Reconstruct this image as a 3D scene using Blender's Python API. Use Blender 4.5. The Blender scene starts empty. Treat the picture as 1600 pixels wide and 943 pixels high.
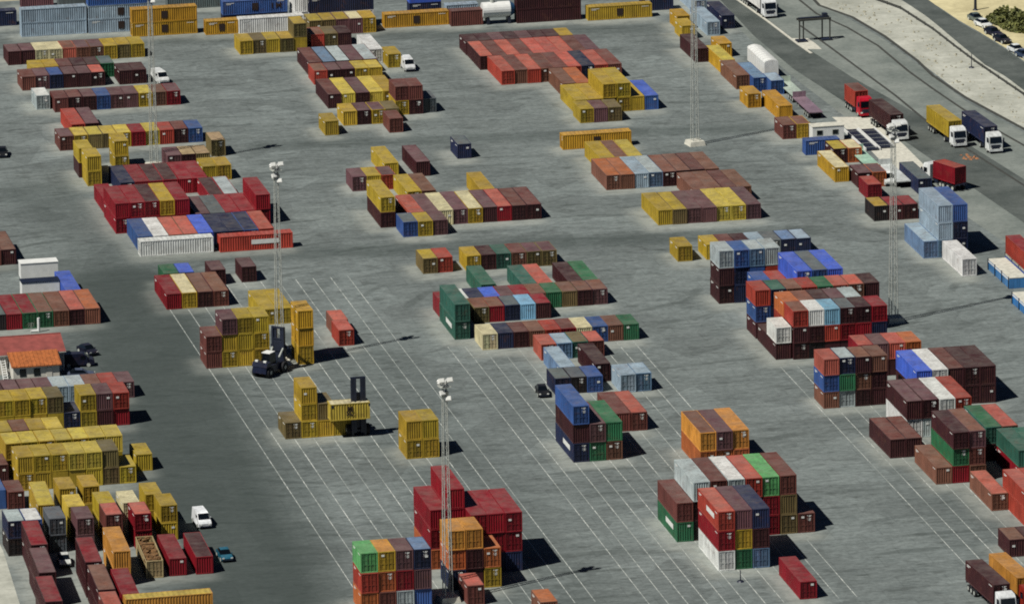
import bpy, math, random
import numpy as np
from mathutils import Matrix, Vector
random.seed(7)
SC = bpy.context.scene
COL = SC.collection
# ------------------------------------------------------------------ camera
cam = bpy.data.cameras.new("camera"); cam_o = bpy.data.objects.new("camera", cam); COL.objects.link(cam_o)
cam.sensor_fit = 'HORIZONTAL'; cam.sensor_width = 36.0; cam.lens = 265.778
cam.clip_start = 10; cam.clip_end = 30000
cam_o.matrix_world = Matrix(((0.9778897, 0.0676969, -0.1978607, -239.5109438), (-0.2086188, 0.2502491, -0.9454383, -1144.455927), (-0.0144888, 0.9658118, 0.2588389, 313.3252183), (0, 0, 0, 1)))
SC.camera = cam_o
# ------------------------------------------------------------------ world, sun, exposure
SUN_AZ = math.radians(66)      # the shadows run this far round from +Y towards +X
SUN_EL = math.radians(52)
w = bpy.data.worlds.new("World"); SC.world = w; w.use_nodes = True
wn = w.node_tree.nodes; wl = w.node_tree.links
sky = wn.new("ShaderNodeTexSky"); sky.sky_type = 'NISHITA'; sky.sun_disc = False
sky.sun_elevation = SUN_EL
sky.sun_rotation = SUN_AZ + math.pi
sky.altitude = 600; sky.air_density = 0.3; sky.dust_density = 0.1; sky.ozone_density = 2.0
wl.new(sky.outputs[0], wn["Background"].inputs[0]); wn["Background"].inputs[1].default_value = 0.05
sun = bpy.data.lights.new("sun", 'SUN'); sun.energy = 5.0; sun.angle = math.radians(0.5); sun.color = (1.0, 0.975, 0.92)
sun_o = bpy.data.objects.new("sun", sun); COL.objects.link(sun_o)
sdir = Vector((math.sin(SUN_AZ) * math.cos(SUN_EL), math.cos(SUN_AZ) * math.cos(SUN_EL), -math.sin(SUN_EL)))
sun_o.rotation_euler = sdir.to_track_quat('-Z', 'Y').to_euler(); sun_o.location = (0, 0, 400)
SC.view_settings.view_transform = 'Standard'; SC.view_settings.look = 'None'
SC.view_settings.exposure = 0.0; SC.view_settings.gamma = 1.0
SC.cycles.max_bounces = 4; SC.cycles.diffuse_bounces = 1; SC.cycles.glossy_bounces = 2
SC.cycles.use_denoising = False
SC.cycles.filter_width = 1.9

# ------------------------------------------------------------------ helpers
def lin(c):
    return c / 12.92 if c <= .04045 else ((c + .055) / 1.055) ** 2.4
def hexc(h):
    h = h.lstrip('#'); return tuple(lin(int(h[i:i+2], 16) / 255) for i in (0, 2, 4)) + (1.0,)

class MB:
    """collects vertices and faces, then links them as one mesh object"""
    def __init__(s): s.v = []; s.f = []
    def box(s, cx, cy, cz, sx, sy, sz, rz=0.0, top=1.0, topy=None):
        n = len(s.v); ty = top if topy is None else topy; c, q = math.cos(rz), math.sin(rz)
        for z, kx, ky in ((-.5, 1, 1), (.5, top, ty)):
            for a, b in ((-.5, -.5), (.5, -.5), (.5, .5), (-.5, .5)):
                x, y = a * sx * kx, b * sy * ky
                s.v.append((cx + x * c - y * q, cy + x * q + y * c, cz + z * sz))
        s.f += [tuple(n + i for i in t) for t in ((3,2,1,0),(4,5,6,7),(0,1,5,4),(1,2,6,5),(2,3,7,6),(3,0,4,7))]
        return s
    def tube(s, p, q, r0, r1=None, k=6):
        r1 = r0 if r1 is None else r1
        p, q = Vector(p), Vector(q); d = (q - p).normalized()
        a = d.orthogonal().normalized(); b = d.cross(a); n = len(s.v)
        for o, r in ((p, r0), (q, r1)):
            for i in range(k):
                t = 2 * math.pi * i / k; s.v.append(tuple(o + (a * math.cos(t) + b * math.sin(t)) * r))
        for i in range(k):
            j = (i + 1) % k; s.f.append((n + i, n + j, n + k + j, n + k + i))
        s.f.append(tuple(n + i for i in range(k))[::-1]); s.f.append(tuple(n + k + i for i in range(k)))
        return s
    def prism(s, pts, w0, w1, axis='x', inset=None):
        """a closed outline in (y,z) swept from x=w0 to x=w1; inset: per-point sideways squeeze"""
        n = len(s.v); k = len(pts)
        for e, x in ((0, w0), (1, w1)):
            for i, (y, z) in enumerate(pts):
                dx = (inset[i] if inset else 0) * (1 if e == 0 else -1)
                s.v.append((x + dx, y, z) if axis == 'x' else (y, x + dx, z))
        for i in range(k):
            j = (i + 1) % k; s.f.append((n + i, n + j, n + k + j, n + k + i))
        s.f.append(tuple(n + i for i in range(k))[::-1]); s.f.append(tuple(n + k + i for i in range(k)))
        return s
    def quad(s, a, b, c, d):
        n = len(s.v); s.v += [a, b, c, d]; s.f.append((n, n+1, n+2, n+3)); return s
    def mesh(s, name, mat):
        me = bpy.data.meshes.new(name); me.from_pydata(s.v, [], s.f); me.update()
        if mat: me.materials.append(mat)
        return me
    def build(s, name, mat, parent=None, loc=(0, 0, 0), rz=0.0, color=None, fix=True):
        me = s.mesh(name, mat)
        if fix:
            import bmesh
            bm = bmesh.new(); bm.from_mesh(me); bmesh.ops.recalc_face_normals(bm, faces=bm.faces); bm.to_mesh(me); bm.free()
        return put(name, me, parent, loc, rz, color)
def put(name, me, parent=None, loc=(0, 0, 0), rz=0.0, color=None):
    o = bpy.data.objects.new(name, me); o.location = loc; o.rotation_euler = (0, 0, rz)
    if color: o.color = color
    if parent: o.parent = parent
    COL.objects.link(o); return o
def empty(name, loc=(0, 0, 0), rz=0.0):
    o = bpy.data.objects.new(name, None); o.empty_display_size = .5; o.location = loc; o.rotation_euler = (0, 0, rz)
    COL.objects.link(o); return o
def tag(o, label, cat, group=None):
    o['label'] = label; o['category'] = cat
    if group: o['group'] = group
    return o
def copy_tree(o, parent=None):
    c = o.copy(); COL.objects.link(c)
    if parent: c.parent = parent
    for ch in KIDS.get(o.name, [k for k in o.children]): copy_tree(ch, c)
    return c
KIDS = {}

# ------------------------------------------------------------------ materials
def new_mat(name):
    m = bpy.data.materials.new(name); m.use_nodes = True
    return m, m.node_tree.nodes, m.node_tree.links, m.node_tree.nodes["Principled BSDF"]
def math_node(n, l, op, a, b=None, clamp=False):
    k = n.new("ShaderNodeMath"); k.operation = op; k.use_clamp = clamp
    for i, x in enumerate((a, b)):
        if x is None: continue
        if isinstance(x, (int, float)): k.inputs[i].default_value = x
        else: l.new(x, k.inputs[i])
    return k.outputs[0]
def noise(n, l, vec, scale, detail=4, rough=.55):
    k = n.new("ShaderNodeTexNoise"); k.inputs["Scale"].default_value = scale; k.inputs["Detail"].default_value = detail
    k.inputs["Roughness"].default_value = rough
    if vec is not None: l.new(vec, k.inputs["Vector"])
    return k.outputs["Fac"]
def ramp(n, l, fac, stops):
    k = n.new("ShaderNodeValToRGB"); e = k.color_ramp.elements
    while len(e) < len(stops): e.new(.5)
    for i, (p, c) in enumerate(stops):
        e[i].position = p; e[i].color = c if len(c) == 4 else (*c, 1)
    l.new(fac, k.inputs[0]); return k.outputs[0]
def mix(n, l, fac, a, b, mode='MIX'):
    k = n.new("ShaderNodeMix"); k.data_type = 'RGBA'; k.blend_type = mode
    for s, x in ((0, fac), (6, a), (7, b)):
        if isinstance(x, (int, float)): k.inputs[s].default_value = x
        elif isinstance(x, tuple): k.inputs[s].default_value = x
        else: l.new(x, k.inputs[s])
    return k.outputs[2]
def vmap(n, l, vec, sc=(1, 1, 1), off=None):
    k = n.new("ShaderNodeMapping"); k.inputs["Scale"].default_value = sc; l.new(vec, k.inputs["Vector"])
    if off is not None: l.new(off, k.inputs["Location"])
    return k.outputs[0]
def g(v): return (v, v, v, 1)

def paint_material(name, attr=None, wear=1.0, rough=.55):
    """weathered paint: the colour comes from the object (or a colour attribute), dust lies on what faces up, rust runs down the sides"""
    m, n, l, b = new_mat(name)
    oi = n.new("ShaderNodeObjectInfo"); tc = n.new("ShaderNodeTexCoord")
    if attr:
        a = n.new("ShaderNodeAttribute"); a.attribute_name = attr; col = a.outputs["Color"]
    else: col = oi.outputs["Color"]
    rnd = math_node(n, l, 'MULTIPLY', oi.outputs["Random"], 60.0)
    cmb = n.new("ShaderNodeCombineXYZ"); l.new(rnd, cmb.inputs[0]); l.new(rnd, cmb.inputs[1])
    ob = vmap(n, l, tc.outputs["Object"], (1, 1, 1), cmb.outputs[0])
    fade = noise(n, l, ob, .35, 3)
    f1 = ramp(n, l, fade, [(.3, g(.72)), (.72, g(1.16))])
    c1 = mix(n, l, 1.0, col, f1, 'MULTIPLY')
    st = noise(n, l, vmap(n, l, ob, (2.6, 2.6, .16)), 1.0, 3, .6)
    c2 = mix(n, l, 1.0, c1, ramp(n, l, st, [(.30, g(.72)), (.60, g(1.05))]), 'MULTIPLY')
    ru = noise(n, l, ob, .9, 5, .65)
    c3 = mix(n, l, math_node(n, l, 'MULTIPLY', ramp(n, l, ru, [(.54, g(0)), (.72, g(1))]), .42 * wear), c2, hexc('#5b3a2a'))
    ge = n.new("ShaderNodeNewGeometry"); sp = n.new("ShaderNodeSeparateXYZ"); l.new(ge.outputs["Normal"], sp.inputs[0])
    up = ramp(n, l, sp.outputs[2], [(.5, g(0)), (.9, g(1))])
    du = ramp(n, l, noise(n, l, ob, .55, 4, .6), [(.30, g(.03)), (.72, g(.26))])
    fac = math_node(n, l, 'MULTIPLY', math_node(n, l, 'MULTIPLY', up, du), wear)
    c4 = mix(n, l, fac, c3, hexc('#8f8a80'))
    l.new(c4, b.inputs["Base Color"])
    b.inputs["Roughness"].default_value = rough
    b.inputs["Specular IOR Level"].default_value = .35
    return m
M_PAINT = paint_material("weathered_paint")
M_PAINT_J = paint_material("weathered_paint_joined", attr="paint")
M_CLEAN = paint_material("vehicle_paint", wear=.35, rough=.35)
def plain(name, h, rough=.6, metal=0.0, var=.25, scale=1.2):
    m, n, l, b = new_mat(name); tc = n.new("ShaderNodeTexCoord")
    f = noise(n, l, tc.outputs["Object"], scale, 4)
    l.new(mix(n, l, 1.0, hexc(h), ramp(n, l, f, [(.3, g(1 - var)), (.7, g(1 + var * .5))]), 'MULTIPLY'), b.inputs["Base Color"])
    b.inputs["Roughness"].default_value = rough; b.inputs["Metallic"].default_value = metal
    return m
M_STEEL = plain("galvanised_steel", '#acafa6', .6, 0, .25, 3)
M_DARK = plain("dark_machine_paint", '#1d2333', .5, 0, .3)
M_RUBBER = plain("tyre_rubber", '#17171a', .85, 0, .2)
M_GLASS = plain("dark_glass", '#0c1116', .12, 0, .1)
M_CONC = plain("pale_concrete", '#c6c3b4', .9, 0, .25, 1.5)
M_WHITE = plain("white_paint", '#dcdcd6', .55, 0, .12)
M_PLATE = plain("white_print", '#d9d9d2', .6, 0, .1)
M_PRINT = plain("dark_print", '#2c1d16', .6, 0, .1)
M_LAMP = plain("lamp_glass", '#e4e4dc', .25, 0, .05)
M_ROOFRED = plain("red_roof_sheet", '#8a453e', .75, 0, .3, .8)
M_ROOFORG = plain("orange_roof_tile", '#a85f2e', .8, 0, .35, 1.6)
M_WALL = plain("limewashed_wall", '#cfcabd', .85, 0, .18, .8)
M_SCRAP = plain("scrap_load", '#7c5a35', .9, 0, .75, 2.5)

# ------------------------------------------------------------------ ground
NG = 1.15
def yard_material():
    m, n, l, b = new_mat("yard_concrete"); tc = n.new("ShaderNodeTexCoord"); P = tc.outputs["Object"]
    a = n.new("ShaderNodeAttribute"); a.attribute_name = "dust"
    lane = n.new("ShaderNodeAttribute"); lane.attribute_name = "lane"
    streak = noise(n, l, vmap(n, l, P, (.17, .55, 1)), 1.0, 6, .72)
    streak2 = noise(n, l, vmap(n, l, P, (.012, .16, 1)), 1.0, 4, .6)
    fine = noise(n, l, vmap(n, l, P, (.7, 1.0, 1)), 1.3, 6, .75)
    spots = noise(n, l, vmap(n, l, P, (.35, .8, 1)), .6, 4, .6)
    base = mix(n, l, ramp(n, l, streak, [(.24, g(0)), (.76, g(1))]), hexc('#5e6563'), hexc('#7f8683'))
    base = mix(n, l, 1.0, base, ramp(n, l, streak2, [(.35, g(.96)), (.65, g(1.03))]), 'MULTIPLY')
    base = mix(n, l, 1.0, base, ramp(n, l, fine, [(.30, g(.64)), (.70, g(1.26))]), 'MULTIPLY')
    base = mix(n, l, math_node(n, l, 'MULTIPLY', ramp(n, l, spots, [(.57, g(0)), (.66, g(1))]), .5), base, hexc('#454a47'))
    blot = noise(n, l, P, .045, 5, .62)
    base = mix(n, l, 1.0, base, ramp(n, l, blot, [(.34, g(.88)), (.66, g(1.09))]), 'MULTIPLY')
    vo = n.new("ShaderNodeTexVoronoi"); vo.inputs["Scale"].default_value = .11; l.new(P, vo.inputs["Vector"])
    base = mix(n, l, .24, base, ramp(n, l, vo.outputs["Color"], [(.3, g(.55)), (.7, g(1.35))]), 'MULTIPLY')
    wav = n.new("ShaderNodeTexWave"); wav.wave_type = 'RINGS'; wav.rings_direction = 'Z'; l.new(vmap(n, l, P, (.021, .034, 1)), wav.inputs["Vector"])
    wav.inputs["Scale"].default_value = 1.3; wav.inputs["Distortion"].default_value = 9.0; wav.inputs["Detail"].default_value = 3.0; wav.inputs["Detail Scale"].default_value = .6
    tr = math_node(n, l, 'MULTIPLY', ramp(n, l, wav.outputs["Fac"], [(.90, g(0)), (.97, g(1))]), ramp(n, l, noise(n, l, P, .06, 3), [(.48, g(0)), (.60, g(1))]))
    base = mix(n, l, math_node(n, l, 'MULTIPLY', tr, .38), base, hexc('#3d4340'))
    br = n.new("ShaderNodeTexBrick")     # cast concrete bays
    l.new(vmap(n, l, P, (.2, .2, .2)), br.inputs["Vector"])
    br.inputs["Color1"].default_value = g(1.0); br.inputs["Color2"].default_value = g(.93); br.inputs["Mortar"].default_value = g(.80)
    br.inputs["Scale"].default_value = 1.0; br.inputs["Mortar Size"].default_value = .018; br.inputs["Brick Width"].default_value = 1.4; br.inputs["Row Height"].default_value = 1.0
    base = mix(n, l, .7, base, br.outputs["Color"], 'MULTIPLY')
    dn = noise(n, l, P, .45, 5, .65)
    dm = math_node(n, l, 'MULTIPLY', a.outputs["Fac"], ramp(n, l, dn, [(.26, g(.30)), (.56, g(1))]), True)
    base = mix(n, l, dm, base, hexc('#aeb0a5'))
    base = mix(n, l, math_node(n, l, 'MULTIPLY', lane.outputs["Fac"], .8), base, hexc('#373f3c'))
    l.new(base, b.inputs["Base Color"]); b.inputs["Roughness"].default_value = .85; b.inputs["Specular IOR Level"].default_value = .2
    return m
def earth_material(name, c0, c1, sc=.25, fine=1.6):
    m, n, l, b = new_mat(name); tc = n.new("ShaderNodeTexCoord"); P = tc.outputs["Object"]
    base = mix(n, l, ramp(n, l, noise(n, l, P, sc, 6, .65), [(.32, g(0)), (.68, g(1))]), hexc(c0), hexc(c1))
    base = mix(n, l, 1.0, base, ramp(n, l, noise(n, l, P, fine, 5, .7), [(.3, g(.82)), (.7, g(1.12))]), 'MULTIPLY')
    l.new(base, b.inputs["Base Color"]); b.inputs["Roughness"].default_value = .9; b.inputs["Specular IOR Level"].default_value = .15
    return m

# the containers: (where, x, y, yaw, feet, pitch, height code, broadside, base level, open top, stacks)
# a stack is read bottom to top, one letter a container; ":" gives the roof another colour; "+" joins the levels of a broadside stack
ROWS = [
    ('end-on row ahead of the navy broadside container', 3.37, 194.74, 0, 20, 2.52, 'H', 0, 0, 0, 'd:y d:y q:y q:p y:y'),
    ("broadside at the yard's far left corner", -59.84, 218.46, 0, 40, 2.52, 'H', 1, 0, 0, 'n'),
    ('broadside pale blue stack, far left corner', -48.25, 208.37, 0, 40, 2.52, 'S', 1, 0, 0, 'L+L'),
    ('broadside stack with dark lettering beside yellow pair', -35.76, 207.87, 0, 40, 2.52, 'S', 1, 0, 0, 'L+L+b'),
    ('broadside pair along the far edge', -28.43, 202.82, 0, 40, 2.52, 'S', 1, 0, 0, 'u+u'),
    ('broadside beyond the yellow pair, far edge', -18.37, 223.5, 0, 40, 2.52, 'S', 1, 0, 0, 'k'),
    ('broadside beyond the pale blue stack', -44.73, 232.03, 0, 20, 2.52, 'S', 1, 0, 0, 'q'),
    ('broadside beyond the pale blue stack', -37.97, 230.13, 0, 20, 2.52, 'S', 1, 0, 0, 'k'),
    ('short broadside one left of the white broadside', -15.01, 200.7, 0, 20, 2.52, 'S', 1, 0, 0, 'u'),
    ('broadside stack behind the white broadside', -11.05, 204.79, 0, 40, 2.52, 'S', 1, 0, 0, 'n+b'),
    ('broadside behind the far end-on yellow row', -8.92, 199.78, 0, 40, 2.52, 'H', 1, 0, 0, 'w'),
    ('far end-on row ahead of the white broadside', -11.72, 183.34, 0, 20, 2.52, 'S', 0, 0, 0, 'y d y:y d:y yd:y'),
    ('white end-on pair left of the navy broadside', 2.03, 202.23, 0, 20, 2.52, 'H', 0, 0, 0, 'ww'),
    ('broadside stack behind the far centre block', 4.5, 201.0, 0, 40, 2.52, 'H', 1, 0, 0, 'w+n'),
    ('broadside along the far edge, centre', 17.97, 197.41, 0, 40, 2.52, 'S', 1, 0, 0, 'u'),
    ('short broadside beside the long yellow one, far edge', 30.19, 195.5, 0, 20, 2.52, 'H', 1, 0, 0, 'M'),
    ('broadside stack behind the long yellow one', 24.29, 205.37, 0, 20, 2.52, 'S', 1, 0, 0, 'n+B'),
    ('short broadside behind the oxide one, far edge', 30.65, 201.92, 0, 20, 2.52, 'S', 1, 0, 0, 'L'),
    ('broadside stack at the far edge, right of centre', 42.51, 194.73, 0, 40, 2.52, 'S', 1, 0, 0, 'm+m'),
    ('broadside along the far edge with small dark emblem', 55.69, 193.24, 0, 40, 2.52, 'S', 1, 0, 0, 'y'),
    ('broadside at the far right end of the edge', 67.12, 198.36, 0, 20, 2.52, 'S', 1, 0, 0, 'n'),
    ('far centre block, behind the blue-roofed row', 1.89, 184.88, 0, 20, 2.52, 'S', 0, 0, 0, 'r:T d m'),
    ('blue-roofed row of the far centre block', -2.61, 162.98, 0, 40, 2.52, 'S', 0, 0, 0, 'm:M x:l x:s m:q q:s'),
    ('white one right of the blue-roofed row, far', 9.92, 170.52, 0, 40, 2.52, 'S', 0, 0, 0, 'w'),
    ('third row back, far centre block', -2.98, 156.27, 0, 20, 2.52, 'S', 0, 0, 0, 'r:T m:q m:q y:Y y:Y'),
    ('short one above the white container, far', 12.37, 165.84, 0, 20, 2.52, 'S', 0, 0, 0, 'y'),
    ('striped yellow and maroon row, far centre block', -3.91, 137.72, 0, 40, 2.52, 'S', 0, 0, 0, 'm:M Y m:q Y y:y'),
    ('two-high pair right of the striped row', 6.66, 129.59, 0, 20, 2.52, 'S', 0, 0, 0, 'yM:M mM:M'),
    ('grey one on the right of the far centre block', 11.64, 130.13, 0, 20, 2.52, 'S', 0, 0, 0, 'k'),
    ('front row of the far centre block', -3.71, 124.25, 0, 20, 2.52, 'S', 0, 0, 0, 'y m:q y:q d:T'),
    ('lone front corner of the far centre block', -8.18, 118.14, 0, 20, 2.52, 'S', 0, 0, 0, 'y'),
    ('front right corner of the far centre block', 3.1, 116.98, 0, 20, 2.52, 'S', 0, 0, 0, 'M'),
    ('back row of the far left block', -53.99, 186.37, 0, 20, 2.52, 'S', 0, 0, 0, 'm:q m:q p p t:T T:q T:q y:y d:y y:y'),
    ('second row of the far left block', -51.73, 172.41, 0, 20, 2.52, 'S', 0, 0, 0, 'y y:Y M:q m:q m:q g:k'),
    ('third row of the far left block', -54.44, 165.95, 0, 20, 2.52, 'S', 0, 0, 0, 'M:M q n:b m:q m:q m:t . m m'),
    ('pale one at the left of the fourth row, far left', -54.19, 150.65, 0, 20, 2.52, 'S', 0, 0, 0, 's:w'),
    ('fourth row of the far left block', -51.3, 147.84, 0, 20, 2.52, 'S', 0, 0, 0, 'M m:M m:q b:b q:q q:q y:Y T c:q'),
    ('two-tone pair above the long yellow row', -51.45, 127.65, 0, 40, 2.52, 'S', 0, 0, 0, 'r m:q'),
    ('long yellow row left of the mast', -54.75, 119.38, 0, 20, 2.52, 'S', 0, 0, 0, 'M:q y:Y d:Y d:Y y:Y c:c Y r:r m:M b:b'),
    ('yellow stack behind the crimson rows', -54.5, 99.43, 0, 20, 2.52, 'S', 0, 0, 0, 'my'),
    ('two-high yellow stack at the corner of crimson rows', -54.03, 93.26, 0, 20, 2.52, 'S', 0, 0, 0, 'yy'),
    ('small yellow one behind the crimson rows', -47.76, 102.73, 0, 20, 2.52, 'S', 0, 0, 0, 'yy'),
    ('tan-roofed trio by the left mast shadow', -38.96, 100.78, 0, 20, 2.52, 'S', 0, 0, 0, 'q m:a d:a'),
    ('olive corner by the left mast shadow', -29.97, 108.25, 0, 20, 2.52, 'H', 0, 0, 0, 'd:a'),
    ('yellow pair right of the crimson rows', -34.41, 91.59, 0, 20, 2.52, 'S', 0, 0, 0, 'y:y y:y'),
    ('back row of the crimson block', -49.89, 83.89, 0, 40, 2.52, 'S', 0, 0, 0, 'n c c:m c:m c c'),
    ('crimson and pale pair, crimson block', -36.66, 71.69, 0, 40, 2.52, 'S', 0, 0, 0, 'c:m c:s'),
    ('rear left of the crimson block', -54.34, 71.99, 0, 40, 2.52, 'S', 0, 0, 0, 'c'),
    ('two-high row of the crimson block', -54.56, 59.78, 0, 40, 2.52, 'S', 0, 0, 0, 'cc cc cc:m cy cc'),
    ('low row at the right of the crimson block', -41.03, 59.49, 0, 40, 2.52, 'S', 0, 0, 0, 'm:q k:k c c:c cc'),
    ('mixed row behind the long white container', -52.8, 46.91, 0, 40, 2.52, 'S', 0, 0, 0, 'b w T:t T:t B n:n n:n b:n r:t'),
    ('long white broadside fronting the crimson block', -53.05, 43.75, 0, 40, 2.52, 'S', 1, 0, 0, 'w'),
    ('long red broadside fronting the crimson block', -39.88, 43.18, 0, 40, 2.52, 'S', 1, 0, 0, 'r'),
    ('left picture edge, above the white cabins', -78.44, 44.44, 0, 40, 2.52, 'S', 0, 0, 0, 'M:T m:T'),
    ('beside the white cabins', -69.58, 16.26, 0, 40, 2.52, 'S', 0, 0, 0, 'B'),
    ('mixed row behind the red-roofed building', -83.53, 4.05, 0, 40, 2.52, 'S', 0, 0, 0, 'x:k c:c g:c g:T T:T m:t T:o'),
    ('short row by the left lane markings, back', -52.65, 22.3, 0, 20, 2.52, 'S', 0, 0, 0, 'g b:B'),
    ('back of the four-wide row by left markings', -44.92, 22.7, 0, 20, 2.52, 'S', 0, 0, 0, 'm:q'),
    ('alone beside the four-wide row, left', -39.79, 23.19, 0, 20, 2.52, 'S', 0, 0, 0, 'm:q'),
    ('four-wide row at the left lane markings', -54.36, 9.59, 0, 40, 2.52, 'S', 0, 0, 0, 'c:c y:p m:T M:T'),
    ('yellow group behind the dark reach stacker', -41.35, -3.62, 0, 40, 2.52, 'S', 0, 0, 0, 'y y'),
    ('three-high stack left of the dark reach stacker', -54.22, -26.85, 0, 20, 2.52, 'S', 0, 0, 0, 'MM:M yyq:q yyy yyy'),
    ('tall tower right of the dark reach stacker', -39.95, -28.37, 0, 20, 2.52, 'H', 0, 0, 0, 'yuu'),
    ('front yellow group by the container handler', -49.52, -69.0, 0, 20, 2.52, 'S', 0, 0, 0, 'd yyy yd y'),
    ('yellow cube of four right of the handler', -33.97, -84.18, 0, 20, 2.52, 'H', 0, 0, 0, 'yy yy'),
    ('orange-red pair on the lane markings, nearer one', -31.83, -19.27, 0, 20, 2.52, 'S', 0, 0, 0, 'r:t'),
    ('orange-red pair on the lane markings, farther one', -31.57, -13.03, 0, 20, 2.52, 'S', 0, 0, 0, 'T:t'),
    ('row right behind the long yellow bank', -90.34, -40.2, 0, 20, 2.52, 'S', 0, 0, 0, 'm:q m:q m:q q L:s L:s T:T r:r q:q'),
    ('first long yellow bank, lower left', -93.47, -55.12, 0, 20, 2.52, 'S', 0, 0, 0, 'yy yy yy yy yd n yy mq:q cr:r'),
    ('gap between the yellow banks, lower left', -93.57, -71.85, 0, 20, 2.52, 'S', 0, 0, 0, 'yy yM:T yy yY n'),
    ('second long yellow bank, lower left', -93.23, -78.39, 0, 20, 2.52, 'S', 0, 0, 0, 'yy:Y yy:Y yy:Y yy:Y yy:Y yY yY'),
    ('third long yellow bank, lower left', -92.5, -86.03, 0, 20, 2.52, 'S', 0, 0, 0, 'yy yy yy yY yY dd y'),
    ('lone one at the end of the yellow banks', -74.03, -80.19, 0, 20, 2.52, 'S', 0, 0, 0, 'y'),
    ('at the left picture edge under the banks', -95.69, -81.58, 0, 20, 2.52, 'H', 0, 0, 0, 'm:M'),
    ('left edge between red roofs, lower left', -95.45, -95.79, 0, 20, 2.52, 'H', 0, 0, 0, 'M:M'),
    ('left edge, half hidden, lower left', -97.98, -94.45, 0, 20, 2.52, 'H', 0, 0, 0, 'b'),
    ('light pair at the left edge, lower left', -98.68, -118.4, 0, 20, 2.52, 'S', 0, 0, 0, 'xn:s xb:w'),
    ('longest of the loose yellow ones, lower left', -93.28, -111.35, -2, 40, 2.52, 'S', 0, 0, 0, 'yy:Y'),
    ('loose yellow: between the long loose one and banks', -89.06, -103.85, 0, 20, 2.52, 'S', 0, 0, 0, 'yy'),
    ('loose yellow: second beneath the third bank', -85.58, -103.77, 0, 20, 2.52, 'S', 0, 0, 0, 'yy'),
    ('loose yellow: beneath the end of the banks', -77.4, -109.93, 0, 20, 2.52, 'S', 0, 0, 0, 'yy'),
    ('loose yellow: centre of the loose yellow group', -89.18, -113.09, 0, 20, 2.52, 'S', 0, 0, 0, 'YY'),
    ('loose yellow: right of centre in the loose yellow group', -84.71, -112.71, 0, 20, 2.52, 'S', 0, 0, 0, 'yy'),
    ('loose yellow: palest of the loose yellow group', -81.25, -113.21, 0, 20, 2.52, 'S', 0, 0, 0, 'pp'),
    ('loose yellow: rightmost of the loose group by the white van', -76.28, -116.16, 0, 20, 2.52, 'S', 0, 0, 0, 'yy'),
    ('spaced row under the loose yellow ones', -92.77, -118.34, 0, 20, 2.52, 'S', 0, 0, 0, 'kk:k'),
    ('spaced row under the loose yellow ones', -88.86, -119.37, 0, 20, 2.52, 'S', 0, 0, 0, 'qq:q'),
    ('spaced row under the loose yellow ones', -84.65, -118.78, 0, 20, 2.52, 'S', 0, 0, 0, 'MM:t'),
    ('spaced row under the loose yellow ones', -80.55, -119.28, 0, 20, 2.52, 'S', 0, 0, 0, 'cc:t'),
    ('top of the left column of long roofs', -97.2, -130.65, -2, 40, 2.52, 'S', 0, 0, 0, 'mm:c'),
    ('middle of the left column of long roofs', -98.15, -144.19, -2, 40, 2.52, 'S', 0, 0, 0, 'mm:q'),
    ('bottom of the left column of long roofs', -99.33, -157.93, -2, 40, 2.52, 'S', 0, 0, 0, 'mm:c'),
    ('top of the second column of long roofs', -91.02, -140.77, -2, 40, 2.52, 'S', 0, 0, 0, 'mm:c'),
    ('middle of the second column of long roofs', -91.43, -154.24, -2, 40, 2.52, 'S', 0, 0, 0, 'mm:T'),
    ('second column of long roofs, cut by picture bottom', -91.92, -167.36, -2, 40, 2.52, 'S', 0, 0, 0, 'mM:t'),
    ('bright end-on one in the lower left corner', -86.45, -136.64, -2, 40, 2.52, 'S', 0, 0, 0, 'OO:O'),
    ('under the bright orange one, lower left', -88.54, -157.09, -2, 40, 2.52, 'S', 0, 0, 0, 'cc:c'),
    ('open-topped one with scrap, lower left', -81.35, -133.87, -2, 40, 2.52, 'S', 0, 0, 1, 'a'),
    ('shiny pair by the white van, nearer the scrap', -77.95, -133.81, -1, 40, 2.52, 'S', 0, 0, 0, 'c'),
    ('shiny pair by the white van, farther from scrap', -74.19, -133.85, -1, 40, 2.52, 'S', 0, 0, 0, 'c:m'),
    ('long broadside cut by the picture bottom, left', -88.4, -159.62, 0, 40, 2.52, 'S', 1, 0, 0, 'O+O:Y'),
    ('colour block at the bottom centre, left part', -55.06, -157.96, 0, 20, 2.52, 'H', 0, 0, 0, 'orG Moy:O scq:q bqn:l'),
    ('orange stack hugging the near mast', -41.09, -150.45, 0, 20, 2.52, 'H', 0, 0, 0, 'noO mmO:O yo'),
    ('pink-roofed one beside the near mast foot', -40.04, -158.2, 0, 20, 2.52, 'H', 0, 0, 0, 'M:t'),
    ('crimson tower behind the near mast', -41.54, -139.92, 0, 40, 2.52, 'H', 0, 0, 0, 'occ cccc'),
    ('wide crimson block right of the near mast', -36.56, -143.72, 0, 40, 2.52, 'H', 0, 0, 0, 'ncc:c ncc:c ncc:c'),
    ('cut by the picture bottom, centre', -31.59, -167.18, 0, 20, 2.52, 'S', 0, 0, 0, 'T:o'),
    ('three-high block beside the black car', -10.39, -92.38, 0, 40, 2.52, 'H', 0, 0, 0, 'nmb gq Tg'),
    ('low pair right of the three-high block', -0.8, -78.03, 0, 40, 2.52, 'H', 0, 0, 0, 'M:M M:t'),
    ('isolated pale blue pair, centre', 4.8, -56.91, 0, 20, 2.52, 'H', 0, 0, 0, 'L:L l:L'),
    ('low row behind the three-high block', -5.08, -55.52, 0, 20, 2.52, 'S', 0, 0, 0, 'n:k x:k b:b'),
    ('long light-roofed one, centre', -2.95, -49.44, 0, 40, 2.52, 'S', 0, 0, 0, 'l:L'),
    ('long dark one ending the centre rows', 2.42, -50.06, 0, 40, 2.52, 'H', 0, 0, 0, 'm'),
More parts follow.
